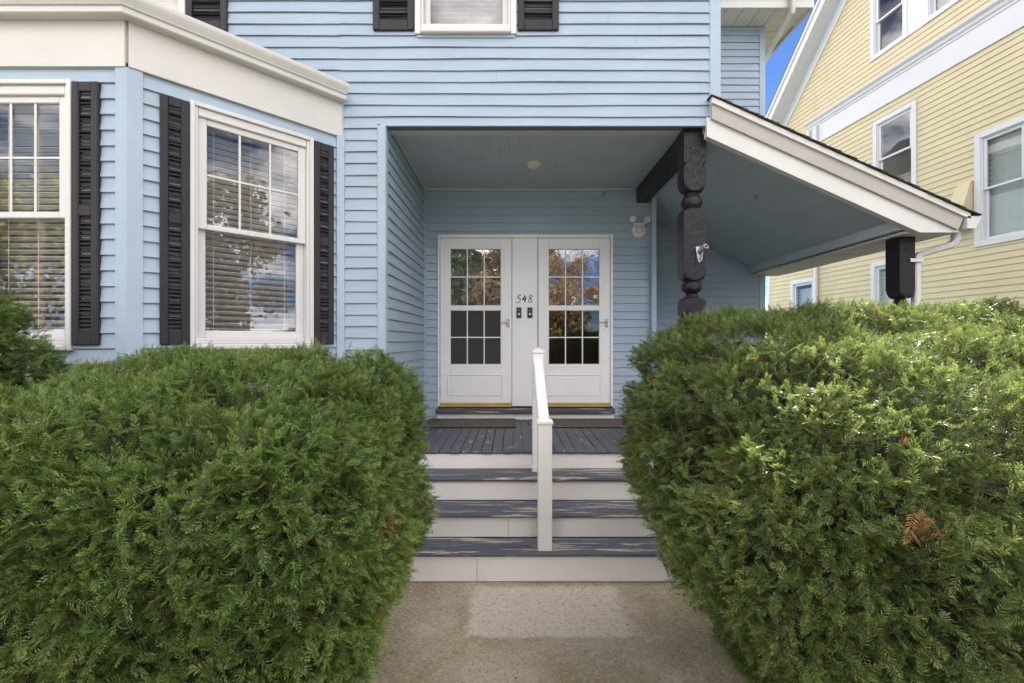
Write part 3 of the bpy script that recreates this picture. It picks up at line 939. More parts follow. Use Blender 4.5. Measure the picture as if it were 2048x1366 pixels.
def blind(F, box, lab, pitch=.0435, wid=.049, tilt=18, o=-.145, cords=3, m_slat=m_slat):
    ia, ib, zb, ztop = box
    t = thing('window_blind', lab, 'blind', F.p((ia + ib) / 2, zb, o), 'white window blinds')
    MB().fbox(F, ia - .01, ib + .01, ztop - .03, ztop + .02, o - .03, o + .03, .003).obj('headrail', m_slat, t)
    n = int((ztop - .03 - zb) / pitch)
    c_, s_ = math.cos(R(tilt)) * wid / 2, math.sin(R(tilt)) * wid / 2
    mb = MB(); rings = []
    for a in (ia - .008, ib + .008):
        rings.append([F.p(a, zb + .02 + dz, o + do) for do, dz in ((-c_, -s_), (0, .004), (c_, s_), (c_, s_ + .0028), (0, .0068), (-c_, -s_ + .0028))])
    me = mb.loft(rings).mesh('slat', m_slat)
    for i in range(n):
        ob = inst('slat', me, t, (0, 0, 0)); ob.location = (0, 0, i * pitch + rnd.uniform(-.0015, .0015))
    for k in range(cords):
        xx = ia + (ib - ia) * (k + .5) / cords
        MB().tube([F.p(xx, zb + .01, o + wid / 2 + .004), F.p(xx, ztop - .03, o + wid / 2 + .004)], .0022, 5).obj('cord', m_slat, t)

def shutter(F, s0, s1, z0, z1, mid=True, lz=None):
    st = .052 if s1 - s0 < .25 else .058
    if s1 - s0 < .25: st = .048
    mb = MB(); o0, o1 = .004, .040
    mb.fbox(F, s0, s0 + st, z0, z1, o0, o1, .007); mb.fbox(F, s1 - st, s1, z0, z1, o0, o1, .007)
    rails = [(z0, z0 + .095), (z1 - .065, z1)]
    if mid: zm = z0 + (z1 - z0) * .51; rails.insert(1, (zm - .035, zm + .035))
    for a, b in rails:
        mb.fbox(F, s0 + st - .002, s1 - st + .002, a, b, o0, o1 - .004, .005)
    mb.fbox(F, s0 + .01, s1 - .01, z0 + .01, z1 - .01, .0035, .010)
    w = mb.obj('shutter', m_shut, house)
    for sx in (s0 + st * .5, s1 - st * .5):
        for z in (z0 + .03, z1 - .025, *([(rails[1][0] + rails[1][1]) / 2] if mid else [])):
            MB().lathe(F.p(sx, z, o1 - .001), tuple(F.n) + (0,), [(.005, 0), (.005, .002), (.0, .003)], 8).obj('screw', m_dark, w)
    rails.sort()
    pitch = .0255
    ca, cb = s0 + st, s1 - st
    for (a0, a1), (b0, b1) in zip(rails, rails[1:]):
        n = int((b0 - a1) / pitch); pp = (b0 - a1) / n
        zr = a1
        me = MB().loft([[F.p(s_, zr + z, o) for o, z in ((.012, .021), (.012, .0245), (.030, .006), (.0325, .002), (.030, .000))] for s_ in (ca - .002, cb + .002)]).mesh('louver', m_shut)
        for i in range(n):
            inst('louver', me, w, (0, 0, i * pp))
    return w

wb1, box1 = window(house, F_bay, *W1, mid=2.49, head=.062)
wb2, box2 = window(house, F_ang, *W2, mid=2.49, head=.062)
blind(F_bay, box1, 'white slatted blind in the bay window facing the street, at the far left')
blind(F_ang, box2, 'white slatted blind in the angled bay window next to the porch')
wu1, box3 = window(house, F_front, *WU1, grid=None, lip=.05, stile=.05)
wu2, box4 = window(house, F_front, *WU2, grid=None, lip=.05, stile=.05)
blind(F_front, box3, 'closed white blind in the upstairs window above the bay', pitch=.040, tilt=62, m_slat=m_slat2)
blind(F_front, box4, 'closed white blind in the upstairs window above the porch', pitch=.040, tilt=62, m_slat=m_slat2)
shutter(F_bay, -2.845, -2.672, 1.637, 3.340)
shutter(F_bay, -3.74, -3.567, 1.637, 3.340)
shutter(F_ang, .165, .332, 1.637, 3.335)
shutter(F_ang, 1.217, 1.384, 1.637, 3.335)
shutter(F_front, -2.838, -2.479, 4.357, 5.93, mid=False)
shutter(F_front, -1.2087, -.853, 4.366, 5.93, mid=False)
shutter(F_front, .050, .407, 4.366, 5.93, mid=False)
MB().fbox(F_front, -.83, .024, 4.312, 4.335, .0, .02, .003).obj('sill_trim', m_blue_trim, house)

# bay frieze, gutter and low roof
P = [(BL[0] - .2, BL[1]), BC, (BJ[0], BJ[1])]
MB().path(P[:2], [(-.05, 3.440), (.030, 3.440), (.030, 3.78), (-.05, 3.78)]).obj('frieze_board', m_cream, house)
MB().path([(BC[0] + F_ang.t.x * .0, BC[1] + F_ang.t.y * .0), (BJ[0] + .003, BJ[1] + .003)], [(-.05, 3.443), (.031, 3.443), (.031, 3.78), (-.05, 3.78)]).obj('frieze_board', m_cream, house)
gprof = [(.032, 3.735), (.098, 3.735), (.106, 3.742), (.108, 3.775), (.120, 3.780), (.128, 3.80), (.150, 3.825), (.156, 3.845), (.156, 3.862), (.148, 3.865), (.140, 3.850), (.100, 3.800), (.040, 3.800), (.032, 3.865)]
MB().path([P[0], P[1], (BJ[0] + .0, BJ[1] + .0)], gprof).obj('bay_gutter', m_gutter, house, smooth=35)
# gutter corner seam
cn = (Vector((0, -1)) + F_ang.n) / (1 + Vector((0, -1)).dot(F_ang.n))
MB().path([(BC[0] - .012, BC[1]), BC, tuple(Vector(BC) + F_ang.t * .012)], [(.09, 3.733), (.0995, 3.733), (.108, 3.741), (.110, 3.774), (.122, 3.779), (.130, 3.80), (.152, 3.825), (.158, 3.846), (.158, 3.864), (.15, 3.866), (.13, 3.84), (.1, 3.79)]).obj('gutter_joint', m_gutter, house, smooth=35)
MB().add([(BL[0] - .2, YBAY - .03, 3.84), (BC[0], YBAY - .03, 3.84), (BJ[0] - .02, YF - .02, 3.86), (BJ[0] - .5, YF - .002, 4.12), (BL[0] - .2, YF - .002, 4.12)],
         [(0, 1, 2, 3, 4)]).obj('bay_roof', m_shingle, house)

# eaves and roofs above the frame
mr = MB()
mr.box(-6.6, XR + .45, YF - .45, YF + .02, TOPF, TOPF + .03); mr.obj('front_soffit', m_soffit, house)
MB().box(-6.6, XR + .45, YF - .49, YF - .45, TOPF - .02, TOPF + .2).obj('front_fascia', m_white, house)
MB().add([(-6.6, YF - .5, TOPF + .21), (XR + .45, YF - .5, TOPF + .21), (XR + .45, 9.5, TOPF + 3.2), (-6.6, 9.5, TOPF + 3.2), (-6.6, 15, TOPF + .21), (XR + .45, 15, TOPF + .21)],
         [(0, 1, 2, 3), (3, 2, 5, 4)]).obj('main_roof', m_shingle, house)
ys0 = YW - .40
ws_ = MB().box(XR + .001, XWR + .44, ys0, YW - .002, 6.20, 6.22).obj('wing_soffit', m_soffit, house)
nsf = 8; wsf = (XWR - .02 - XR) / nsf
for i in range(nsf):
    MB().box(XR + .002 + i * wsf + .004, XR + .002 + (i + 1) * wsf - .004, ys0 + .002, YW - .025, 6.180, 6.199, .003).obj('soffit_board', m_soffit, ws_)
ws2 = MB().box(XWR + .03, XWR + .44, ys0 + .03, 15, 6.2205, 6.235).obj('wing_soffit', m_soffit, house)
for i in range(10):
    MB().box(XWR + .025, XWR + .42, ys0 + .04 + i * .16, ys0 + .04 + i * .16 + .153, 6.199, 6.2195, .003).obj('soffit_board', m_soffit, ws2)
MB().box(XR + .001, XWR + .46, ys0 - .03, ys0, 6.165, 6.40, .004).obj('wing_fascia', m_white, house)
MB().box(XWR + .44, XWR + .47, ys0 + .001, 15, 6.165, 6.40, .004).obj('wing_fascia', m_white, house)
MB().box(XWR - .02, XWR + .05, ys0 + .004, YW, 6.170, 6.2, .004).obj('soffit_return', m_white, house)
MB().box(XWR + .10, XWR + .452, ys0 - .035, ys0 - .0305, 6.168, 6.235, .0).obj('fascia_return', m_white, house)
MB().add([(XR - .1, ys0 - .05, 6.42), (XWR + .5, ys0 - .05, 6.42), (XWR + .5, 15, 6.42), (XR - .1, 11, 8.4), (XR - .1, 15, 8.4)], [(0, 1, 3), (1, 2, 4, 3)]).obj('wing_roof', m_shingle, house)
wg = MB().loft([[(x, ys0 - .03 - o + .03, z + 2.60) for o, z in gprof] for x in (XR + .02, XWR + .46)]).obj('wing_gutter', m_gutter, house, smooth=35)
rect_tube('downspout', [(3.755, ys0 - .09, 6.36), (3.755, ys0 - .09, 6.12), (3.75, ys0 - .06, 6.05), (3.71, 6.78, 5.86), (3.675, 6.93, 5.72), (3.66, 6.95, 5.66), (3.66, 6.95, G + .1)], .032, .036, m_gutter, wg)
MB().box(-6.3, XR - .12, 14.9, 15, G, TOPF).obj('back_wall', m_blue, house)
MB().box(-6.3, -6.2, YF, 15, G, TOPF).obj('block_side_wall', m_blue, house)

# ------------------------------------------------------------------ porch fittings
cl = thing('ceiling_light', 'small round flush light on the porch ceiling', 'light fitting', (.233, 5.158, 3.593))
MB().lathe((.233, 5.158, 3.5925), (0, 0, -1), [(.084, 0), (.084, .010), (.074, .014)], 32).obj('base', m_plastic, cl, smooth=35)
MB().lathe((.233, 5.158, 3.578), (0, 0, -1), [(.070, 0), (.064, .018), (.045, .032), (.02, .038), (.0, .039)], 32).obj('diffuser', m_lamp, cl, smooth=60)

fl = thing('flood_light', 'cream twin-head security light on the wall by the right door', 'flood light', F_door.p(1.60, 3.054, .018))
c = Vector(F_door.p(1.600, 3.054, .018))
MB().lathe(c, (0, -1, 0), [(.088, 0), (.088, .016), (.078, .026), (.058, .030), (.056, .040), (.050, .040), (.047, .032), (.0, .032)], 10).obj('base', m_plastic, fl, smooth=20)
MB().lathe(c + Vector((.0, -.035, .012)), (0, -.9, -.35), [(.036, 0), (.036, .02), (.03, .045), (.015, .06), (.0, .064)], 20).obj('sensor', m_plastic, fl, smooth=50)
MB().box(1.538, 1.662, YB - .085, YB - .045, 3.118, 3.142, .006).obj('crossbar', m_plastic, fl)
for sx in (-1, 1):
    p0 = c + Vector((sx * .058, -.047, .078)); ax = Vector((sx * .45, -.55, .75)).normalized()
    MB().tube([p0, p0 + ax * .03], .013, 10).obj('arm', m_plastic, fl)
    q = p0 + ax * .035; bx = Vector((sx * .55, -.8, .12)).normalized()
    MB().lathe(q + Vector((sx * .006, .0, .022)) - bx * .03, bx, [(.014, -.012), (.028, 0), (.036, .03), (.041, .06), (.043, .066), (.038, .066), (.034, .058), (.0, .056)], 20).obj('lamp_head', m_plastic, fl, smooth=40)

fb = thing('flag_bracket', 'silver flag pole bracket screwed to the black turned post', 'flag bracket', (1.662, 4.219, 2.45))
mb = MB()
mb.loft([[(1.662 + a, 4.2195 - o, 2.45 + z) for a, z in ((-.032, .05), (.03, .055), (.022, -.07), (.012, -.085), (-.012, -.085), (-.022, -.07))] for o in (0, .008)])
mb.obj('plate', m_alu, fb)
mb = MB()
for sx in (-1, 1):
    mb.tube([(1.662 + sx * .026, 4.208, 2.47), (1.662 + sx * .018, 4.20, 2.40), (1.662 + sx * .010, 4.205, 2.372)], .007, 8)
mb.tube([(1.655, 4.21, 2.39), (1.672, 4.195, 2.41), (1.682, 4.185, 2.45)], .008, 8)
mb.obj('rib', m_alu, fb, smooth=50)
a0 = Vector((1.662, 4.215, 2.455)); ad = Vector((.30, -.72, .36)).normalized()
MB().lathe(a0, ad, [(.022, -.005), (.022, .075), (.0245, .076), (.0245, .088), (.0175, .088), (.0165, .03), (.0, .03)], 20).obj('socket', m_alu, fb, smooth=35)
MB().box(1.668, 1.706, 4.185, 4.2195, 2.497, 2.505, .002).obj('tab', m_alu, fb)

hk = thing('ceiling_hook', 'small brass ring hook under the sloped lean-to ceiling', 'hook', (2.476, 4.82, 3.157))
mb = MB(); mb.tube([(2.476, 4.82, 3.165), (2.476, 4.82, 3.145)], .003, 6)
mb.tube([(2.476 + .016 * math.sin(a), 4.82, 3.129 + .016 * math.cos(a)) for a in [k * 2 * math.pi / 14 for k in range(13)]], .003, 6)
mb.obj('hook_ring', Mat('aged_brass', (.18, .13, .06), .5, .7).done(), hk, smooth=50)
wr = MB()
wr.tube([F_door.p(1.145, 3.56, .02), F_door.p(1.16, 3.535, .028), F_door.p(1.15, 3.51, .025), F_door.p(1.18, 3.49, .03)], .0035, 5)
wr.tube([F_door.p(1.16, 3.535, .028), F_door.p(1.19, 3.545, .03)], .003, 5)
wr.tube([F_door.p(1.15, 3.51, .025), F_door.p(1.12, 3.49, .03)], .003, 5)
tag(wr.obj('dry_twig', m_twig), 'dry twig caught on the siding under the porch ceiling', 'twig')

# ------------------------------------------------------------------ steps and handrail
steps = thing('porch_steps', 'worn slate grey wooden steps with cream risers', 'steps', (.2, 3.85, G))
SX0, SX1 = -.95, 1.32
ST = [(3.424, 3.70, .133), (3.68, 4.00, .321), (3.98, 4.27, .516)]       # front, back, height of each tread
zprev = G
for i, (yf, yb, z) in enumerate(ST):
    yr = yf + .028
    seams = {0: [-.255], 1: [-.03], 2: []}[i]
    xs = [SX0, *seams, SX1]
    for a, b in zip(xs, xs[1:]):
        MB().box(a + .0015, b - .0015, yr, yr + .02, zprev + (.003 if i == 0 else .001), z - .030, .002).obj('riser', m_riser, steps)
    tr = MB().box(SX0 + .01, SX1 - .01, yf + .02, yb + .01, z - .034, z - .030).obj('tread', m_mull, steps)
    ymid = yf + (yb - yf) * .50
    for a, b in ((yf, ymid - .002), (ymid + .002, yb)):
        mb = MB(); th = .028; nose = .012 if a == yf else .004
        pr = [(a + nose * .5, z - th), (a, z - th + nose * .6), (a, z - nose), (a + nose * .3, z - nose * .3), (a + nose, z), (b - .003, z), (b, z - .003), (b, z - th)]
        mb.loft([[(x, y, zz) for y, zz in pr] for x in (SX0, -.4, .2, .7, SX1)])
        mb.obj('tread_board', m_tread, tr)
    zprev = z
MB().box(SX0, SX1, 4.272, 4.29, .517, DECK - .028, .002).obj('riser', m_riser, steps)
for x in (SX0 + .005, SX1 - .045):
    mb = MB()
    pts = [(3.46, G), (3.46, .09), (3.74, .09), (3.74, .285), (4.03, .285), (4.03, .48), (4.27, .48), (4.27, G)]
    mb.loft([[(xx, y, z) for y, z in pts] for xx in (x, x + .04)]).obj('stringer', m_riser, steps)

hr = thing('handrail', 'white square handrail in the middle of the steps', 'handrail', (.235, 3.8, .133))
def newel(x0, x1, y0, y1, z0, z1):
    n = MB().box(x0, x1, y0, y1, z0, z1 - .045, .005).obj('newel_post', m_rail, hr)
    mb = MB(); e = .007
    cx, cy = (x0 + x1) / 2, (y0 + y1) / 2
    mb.loft([[(xa, ya, z) for xa, ya in ((x0 - d, y0 - d), (x1 + d, y0 - d), (x1 + d, y1 + d), (x0 - d, y1 + d))] for d, z in ((e - .002, z1 - .047), (e, z1 - .044), (e, z1 - .027), (e - .002, z1 - .024))], cap=True)
    mb.add([(x0 - e + .001, y0 - e + .001, z1 - .024), (x1 + e - .001, y0 - e + .001, z1 - .024), (x1 + e - .001, y1 + e - .001, z1 - .024), (x0 - e + .001, y1 + e - .001, z1 - .024), (cx, cy, z1)],
           [(0, 1, 4), (1, 2, 4), (2, 3, 4), (3, 0, 4)])
    mb.obj('post_cap', m_rail, n)
    MB().box(x0 - .004, x1 + .004, y0 - .004, y1 + .004, z0 + .0005, z0 + .05 if z0 > .4 else z0 + .001, .002).obj('post_collar', m_rail, n) if z0 > .4 else None
newel(.189, .292, 3.45, 3.553, .1335, 1.103)
newel(.180, .281, 4.165, 4.266, .5165, 1.605)
mb = MB()
r0, r1 = (3.554, 1.062), (4.164, 1.505)
def rr(y, z, x):
    return [(x - .037, y, z - .09), (x + .037, y, z - .09), (x + .040, y, z - .086), (x + .041, y, z - .012), (x + .030, y, z - .002), (x, y, z), (x - .030, y, z - .002), (x - .041, y, z - .012), (x - .040, y, z - .086)]
mb.loft([rr(r0[0], r0[1], .2405), rr(r1[0], r1[1], .2305)]).obj('rail', m_rail, hr, smooth=30)

# ------------------------------------------------------------------ the yellow neighbour
X0Y = 8.73
yhouse = thing('yellow_house', 'yellow clapboard house with white trim next door', 'house', (8.0, 9.0, G))
def ypt(Y): return (X0Y - .0884 * Y, Y)
F_y = Frame(ypt(0), (.0884, -1.0))           # s = -Y * K, faces -x
KY = math.hypot(1, .0884)
S = lambda Y: -Y * KY
YEND, YFRONT = 13.85, 3.0
EY = .1095
WA = (S(10.27), S(9.27), 4.62, 6.39)
WBN = (S(8.20), S(7.36), 3.28, 5.22)
WC = (S(12.90), S(11.98), 1.45, 3.29)
WD = (S(10.32), S(9.37), 1.45, 3.36)
WG1 = (S(10.34), S(9.46), 7.73, 9.35)
WG2 = (S(9.12), S(8.24), 7.73, 9.35)
GSL = .926
def yspan(z):
    if z < 7.27: return (S(YEND), S(YFRONT))
    Yl = 13.06 - (z - 7.62) / GSL
    apex = 9.0
    return (S(max(Yl, apex + .01)), S(min(2 * apex - Yl, apex - .01)))
wall('side_wall', 'clapboard', F_y, S(YEND), S(YFRONT), .5, 11.2, [WA, WBN, WC, WD, (WG1[0], WG2[1], 7.73, 9.35), (S(YEND), S(YFRONT), 6.62, 7.25)], 4.0, EY, m_yellow, span=yspan, wav=.0011, joints=True, butt=.016, hidden=lambda F, z: z < 2.0 or z > 10.3)
MB().fbox(F_y, S(YEND), S(YFRONT), G, .5, -.1, .03).obj('foundation', m_found, yhouse)
MB().fbox(F_y, S(YEND) - .06, S(YEND) + .06, .5, 6.62, -.1, .026, .005).obj('corner_board', m_ywhite, yhouse)
MB().fbox(F_y, S(YFRONT) - .12, S(YFRONT) + .02, .5, 6.62, -.1, .026, .005).obj('corner_board', m_ywhite, yhouse)
MB().fbox(F_y, S(12.25), S(YFRONT), 6.62, 7.06, -.05, .034, .005).obj('belt_board', m_ywhite, yhouse)
MB().loft([[F_y.p(s_, z, o) for o, z in ((-.02, 7.061), (.045, 7.061), (.05, 7.10), (.075, 7.125), (.085, 7.17), (.13, 7.215), (.135, 7.245), (.0, 7.27), (-.02, 7.27))] for s_ in (S(12.25), S(YFRONT))]).obj('belt_moulding', m_ywhite, yhouse)
MB().fbox(F_y, S(YEND), S(12.26), 6.62, 7.27, -.05, .02, .004).obj('belt_return', m_yellow, yhouse)
# gable rake: frieze on the wall, soffit outward, fascia
def rakebox(name, w0, w1, o0, o1, m, Ya=13.6, Yb=9.0):
    """w: perpendicular distance from the siding edge line (outwards from gable)"""
    dn = (1 / math.hypot(1, GSL), GSL / math.hypot(1, GSL))
    def q(Y, w, o):
        z = 7.62 + (13.06 - Y) * GSL
        # outward normal of the slope in (Y, z): towards +Y and +z
        return F_y.p(S(Y + w * dn[1]), z + w * dn[0], o)
    MB().hexa([q(Ya, w0, o1), q(Yb, w0, o1), q(Yb, w0, o0), q(Ya, w0, o0), q(Ya, w1, o1), q(Yb, w1, o1), q(Yb, w1, o0), q(Ya, w1, o0)]).obj(name, m, yhouse)
rakebox('rake_frieze', -.02, .22, -.02, .035, m_ywhite)
rakebox('rake_soffit', .221, .25, -.02, .36, m_ywhite)
rakebox('rake_fascia', .235, .40, .361, .395, m_ywhite)
rakebox('rake_crown', .40, .47, .36, .43, m_ywhite)
rakebox('gable_roof', .4705, .50, -8.0, .43, m_shingle)
def q2(Y, w): return 7.62 + (13.06 - Y) * GSL
MB().add([F_y.p(S(9.0), 11.62, .43), F_y.p(S(4.6), 7.6, .43), F_y.p(S(4.6), 7.6, -8), F_y.p(S(9.0), 11.62, -8)], [(0, 1, 2, 3)]).obj('gable_roof', m_shingle, yhouse)
MB().fbox(F_y, S(YEND) + .0, S(YFRONT), G, 7.2, -8.1, -8.0).obj('far_wall', m_yellow, yhouse)
MB().fbox(F_y, S(YFRONT) - .1, S(YFRONT), G, 7.2, -8.0, -.12).obj('street_wall', m_yellow, yhouse)
MB().fbox(F_y, S(YEND), S(YEND) + .1, G, 7.2, -8.0, -.12).obj('back_wall', m_yellow, yhouse)
for Wn, nm in ((WA, 0), (WBN, 1), (WC, 2), (WD, 3), (WG1, 4), (WG2, 5)):
    wj, bx = window(yhouse, F_y, *Wn, grid=None, lip=.095, stile=.05, mat=m_ywhite, gl=m_glass_y, sill=False, head=.02, mid={0: 5.53, 1: 4.25, 4: 8.52, 5: 8.52}.get(nm))
    if nm in (1, 2, 3):
        lab = {1: 'white shutter-slat blind in the tall yellow-house window by the gutter end', 2: 'white blind in the low yellow-house window left of the far downspout',
               3: 'white blind in the low yellow-house window behind the short black post'}[nm]
        blind(F_y, bx, lab, pitch=.085, wid=.095, tilt=58, cords=1, o=-.135)
MB().fbox(F_y, WG1[1] + .001, WG2[0] - .001, 7.73, 9.35, -.06, .024, .004).obj('window_mullion', m_ywhite, yhouse)
rect_tube('downspout', [(*F_y.p(S(11.90), 0, .07)[:2], 7.05), (*F_y.p(S(11.90), 0, .07)[:2], G + .1)], .035, .04, m_ywhite, yhouse)
rect_tube('downspout', [(*F_y.p(S(12.15), 0, .07)[:2], 7.05), (*F_y.p(S(12.15), 0, .07)[:2], 6.3)], .035, .04, m_ywhite, yhouse)
# flared yellow piece on the yellow wall, wider towards the bottom
vh = MB(); a, b = S(8.48), S(8.23)
vh.hexa([F_y.p(a - .08, 4.0, .20), F_y.p(b, 4.0, .20), F_y.p(b, 4.0, .01), F_y.p(a - .08, 4.0, .01), F_y.p(a + .03, 4.44, .06), F_y.p(b, 4.44, .06), F_y.p(b, 4.44, .01), F_y.p(a + .03, 4.44, .01)])
vh.fbox(F_y, a - .08, b, 3.6, 3.999, .01, .20)
vh.obj('flared_piece', m_yellow, yhouse)

# ------------------------------------------------------------------ foliage
def write_mesh(name, V, quads, cols, mat, extra_tri=None):
    me = bpy.data.meshes.new(name)
    nv, nf = len(V), len(quads)
    me.vertices.add(nv); me.vertices.foreach_set('co', V.astype(np.float32).ravel())
    me.loops.add(nf * 4); me.loops.foreach_set('vertex_index', quads.astype(np.int32).ravel())
    me.polygons.add(nf); me.polygons.foreach_set('loop_start', np.arange(0, nf * 4, 4, dtype=np.int32))
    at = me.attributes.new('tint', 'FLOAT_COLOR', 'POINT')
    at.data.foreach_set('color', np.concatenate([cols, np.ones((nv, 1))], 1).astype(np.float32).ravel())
    me.materials.append(mat)
    me.update()
    return me
def unit(a): return a / np.maximum(np.linalg.norm(a, axis=1, keepdims=True), 1e-9)

class Blob:
    """clipped shrub: super-ellipsoid, tapering towards the ground, with lumps"""
    def __init__(s, c, h, p, taper=0.0, lump=.05, seed=1, tilt=0.0, texp=1.15, tz=0.0):
        s.tilt, s.texp, s.tz = tilt, texp, tz
        s.c, s.h, s.p, s.taper, s.lump, s.seed = np.array(c, float), np.array(h, float), p, taper, lump, seed
    def surf(s, n):
        a = np.abs(n)
        r = (a ** s.p).sum(1) ** (-1 / s.p)
        q = n * r[:, None]
        P = s.c + q * s.h
        zz = np.clip((s.c[2] + s.tz - P[:, 2]) / s.h[2], 0, 1)
        k = 1 - s.taper * zz ** s.texp
        P[:, 0] = s.c[0] + (P[:, 0] - s.c[0]) * (1 - (1 - k) / s.h[0]); P[:, 1] = s.c[1] + (P[:, 1] - s.c[1]) * (1 - (1 - k) / s.h[1])
        N = unit(np.sign(q) * np.abs(q) ** (s.p - 1) / s.h)
        if s.tilt:
            fr = np.clip((P[:, 2] - G) / (s.h[2] * 2), 0, 1)
            P[:, 2] -= s.tilt * fr * np.clip(s.c[1] + .45 - P[:, 1], 0, 9)
            N = unit(N + np.array([0, -1.0, 0]) * (s.tilt * fr * np.clip(N[:, 2], 0, 1))[:, None])
        d = s.lump * (vnoise(P * np.array([2.2, 2.2, 3.4]), s.seed) + .55 * vnoise(P * np.array([5.5, 5.5, 9]), s.seed + 5))
        return P + N * d[:, None], N
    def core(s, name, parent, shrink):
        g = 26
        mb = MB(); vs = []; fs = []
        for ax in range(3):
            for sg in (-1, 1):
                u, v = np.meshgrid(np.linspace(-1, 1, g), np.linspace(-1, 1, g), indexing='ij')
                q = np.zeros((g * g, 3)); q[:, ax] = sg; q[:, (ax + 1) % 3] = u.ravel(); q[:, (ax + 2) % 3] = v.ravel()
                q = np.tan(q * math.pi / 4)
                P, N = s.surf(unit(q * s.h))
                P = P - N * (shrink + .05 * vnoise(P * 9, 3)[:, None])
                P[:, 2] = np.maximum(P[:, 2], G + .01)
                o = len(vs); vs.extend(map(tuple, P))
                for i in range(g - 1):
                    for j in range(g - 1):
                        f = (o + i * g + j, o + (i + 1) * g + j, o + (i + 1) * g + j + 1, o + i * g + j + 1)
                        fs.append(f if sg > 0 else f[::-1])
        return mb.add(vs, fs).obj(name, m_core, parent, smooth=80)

def sprigs(blob, n, rng, weight, nn=13, palette=None, lenr=(.040, .108), depth=.10, zmin=G + .02):
    """flat fish-bone yew sprays on the shrub surface; returns verts, quads, colours"""
    g = 70; cells = []
    lin_ = np.linspace(-1, 1, g + 1)
    for ax in range(3):
        for sg in (-1, 1):
            u, v = np.meshgrid(lin_, lin_, indexing='ij')
            q = np.zeros(((g + 1) ** 2, 3)); q[:, ax] = sg; q[:, (ax + 1) % 3] = np.tan(u.ravel() * math.pi / 4); q[:, (ax + 2) % 3] = np.tan(v.ravel() * math.pi / 4)
            d = unit(q * blob.h)
            P, N = blob.surf(d)
            P = P.reshape(g + 1, g + 1, 3); d = d.reshape(g + 1, g + 1, 3)
            A = np.linalg.norm(np.cross(P[1:, :-1] - P[:-1, :-1], P[:-1, 1:] - P[:-1, :-1]), axis=2)
            cells.append((d[:-1, :-1].reshape(-1, 3), d[1:, :-1].reshape(-1, 3), d[:-1, 1:].reshape(-1, 3), d[1:, 1:].reshape(-1, 3), A.ravel()))
    c00, c10, c01, c11, A = (np.concatenate([c[i] for c in cells]) for i in range(5))
    Pm, Nm = blob.surf(unit(c00 + c11))
    wgt = A * weight(Pm, Nm) * (Pm[:, 2] > zmin)
    idx = rng.choice(len(A), n, p=wgt / wgt.sum())
    a_, b_ = rng.random((n, 1)), rng.random((n, 1))
    d = (c00[idx] * (1 - a_) + c10[idx] * a_) * (1 - b_) + (c01[idx] * (1 - a_) + c11[idx] * a_) * b_
    P, N = blob.surf(unit(d))
    up = np.array([0, 0, 1.0])
    dn = rng.random(n) ** 1.6 * depth
    gap = vnoise(P * np.array([4.5, 4.5, 7.5]), blob.seed + 9)
    dn = dn + np.clip(gap - .08, 0, 1) * .17
    D = unit(N * rng.uniform(.35, 1.1, (n, 1)) + up * rng.uniform(-.25, .55, (n, 1)) + rng.normal(size=(n, 3)) * .55)
    L = rng.uniform(*lenr, n) * (1 + .35 * (rng.random(n) < .08))
    Q = N * .6 + up * .75 + rng.normal(size=(n, 3)) * .38
    Q = unit(Q - D * (Q * D).sum(1, keepdims=True))
    W = np.cross(D, Q)
    B = P - N * (dn[:, None] + .012) - D * (L * .45)[:, None]
    # colours
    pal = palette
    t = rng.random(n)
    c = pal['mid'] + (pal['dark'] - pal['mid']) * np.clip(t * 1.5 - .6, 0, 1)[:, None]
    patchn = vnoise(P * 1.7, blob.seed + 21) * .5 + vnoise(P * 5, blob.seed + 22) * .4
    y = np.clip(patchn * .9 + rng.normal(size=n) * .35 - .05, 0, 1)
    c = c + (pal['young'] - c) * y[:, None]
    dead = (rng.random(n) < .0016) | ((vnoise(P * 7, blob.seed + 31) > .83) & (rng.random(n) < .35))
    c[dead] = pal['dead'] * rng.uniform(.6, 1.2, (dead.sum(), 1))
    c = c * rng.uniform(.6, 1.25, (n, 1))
    tip_lift = rng.random(n) ** .7
    VV, CC = [], []
    droop = rng.uniform(-.18, .10, n)
    for side in (-1, 1):
        for k in range(nn):
            tk = (k + .5 * (side > 0) + .3) / nn
            pos = B + D * (L * tk)[:, None] + up * (droop * L * tk * tk)[:, None]
            ang = np.radians(62 - 30 * tk + rng.normal(size=n) * 9)
            nl = (.0205 * (1 - .55 * abs(tk - .42) ** 1.5) * (1 - .35 * (tk > .85))) * rng.uniform(.8, 1.15, n)
            dr = W * (side * np.sin(ang))[:, None] + D * np.cos(ang)[:, None] + Q * (rng.uniform(.0, .45, n))[:, None]
            dr = unit(dr)
            wv = unit(np.cross(dr, Q) + Q * rng.normal(size=(n, 1)) * .35)
            hw = .00165
            m_ = pos + dr * (nl * .5)[:, None] + Q * (nl * .05)[:, None]
            tip = pos + dr * nl[:, None] - Q * (nl * .06)[:, None]
            VV.append(np.stack([pos, m_ - wv * hw, tip, m_ + wv * hw], 1))
            cc = (c + (pal['young'] * 1.1 - c) * (tip_lift * max(0, tk - .35) * 1.2)[:, None] * (~dead)[:, None]) * rng.uniform(.75, 1.25, (n, 1))  # lighter tips: new growth, strengthened to imitate light on the outer needles
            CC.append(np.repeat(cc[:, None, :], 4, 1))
    # stem as two crossed slim kites
    for wv in (W, Q):
        e = B + D * L[:, None] + up * (droop * L)[:, None]
        m_ = B + D * (L * .5)[:, None] + up * (droop * L * .25)[:, None]
        VV.append(np.stack([B - D * .03, m_ - wv * .0013, e, m_ + wv * .0013], 1))
        sc = c * .5 + np.array([.10, .065, .025]) * .8
        CC.append(np.repeat(sc[:, None, :], 4, 1))
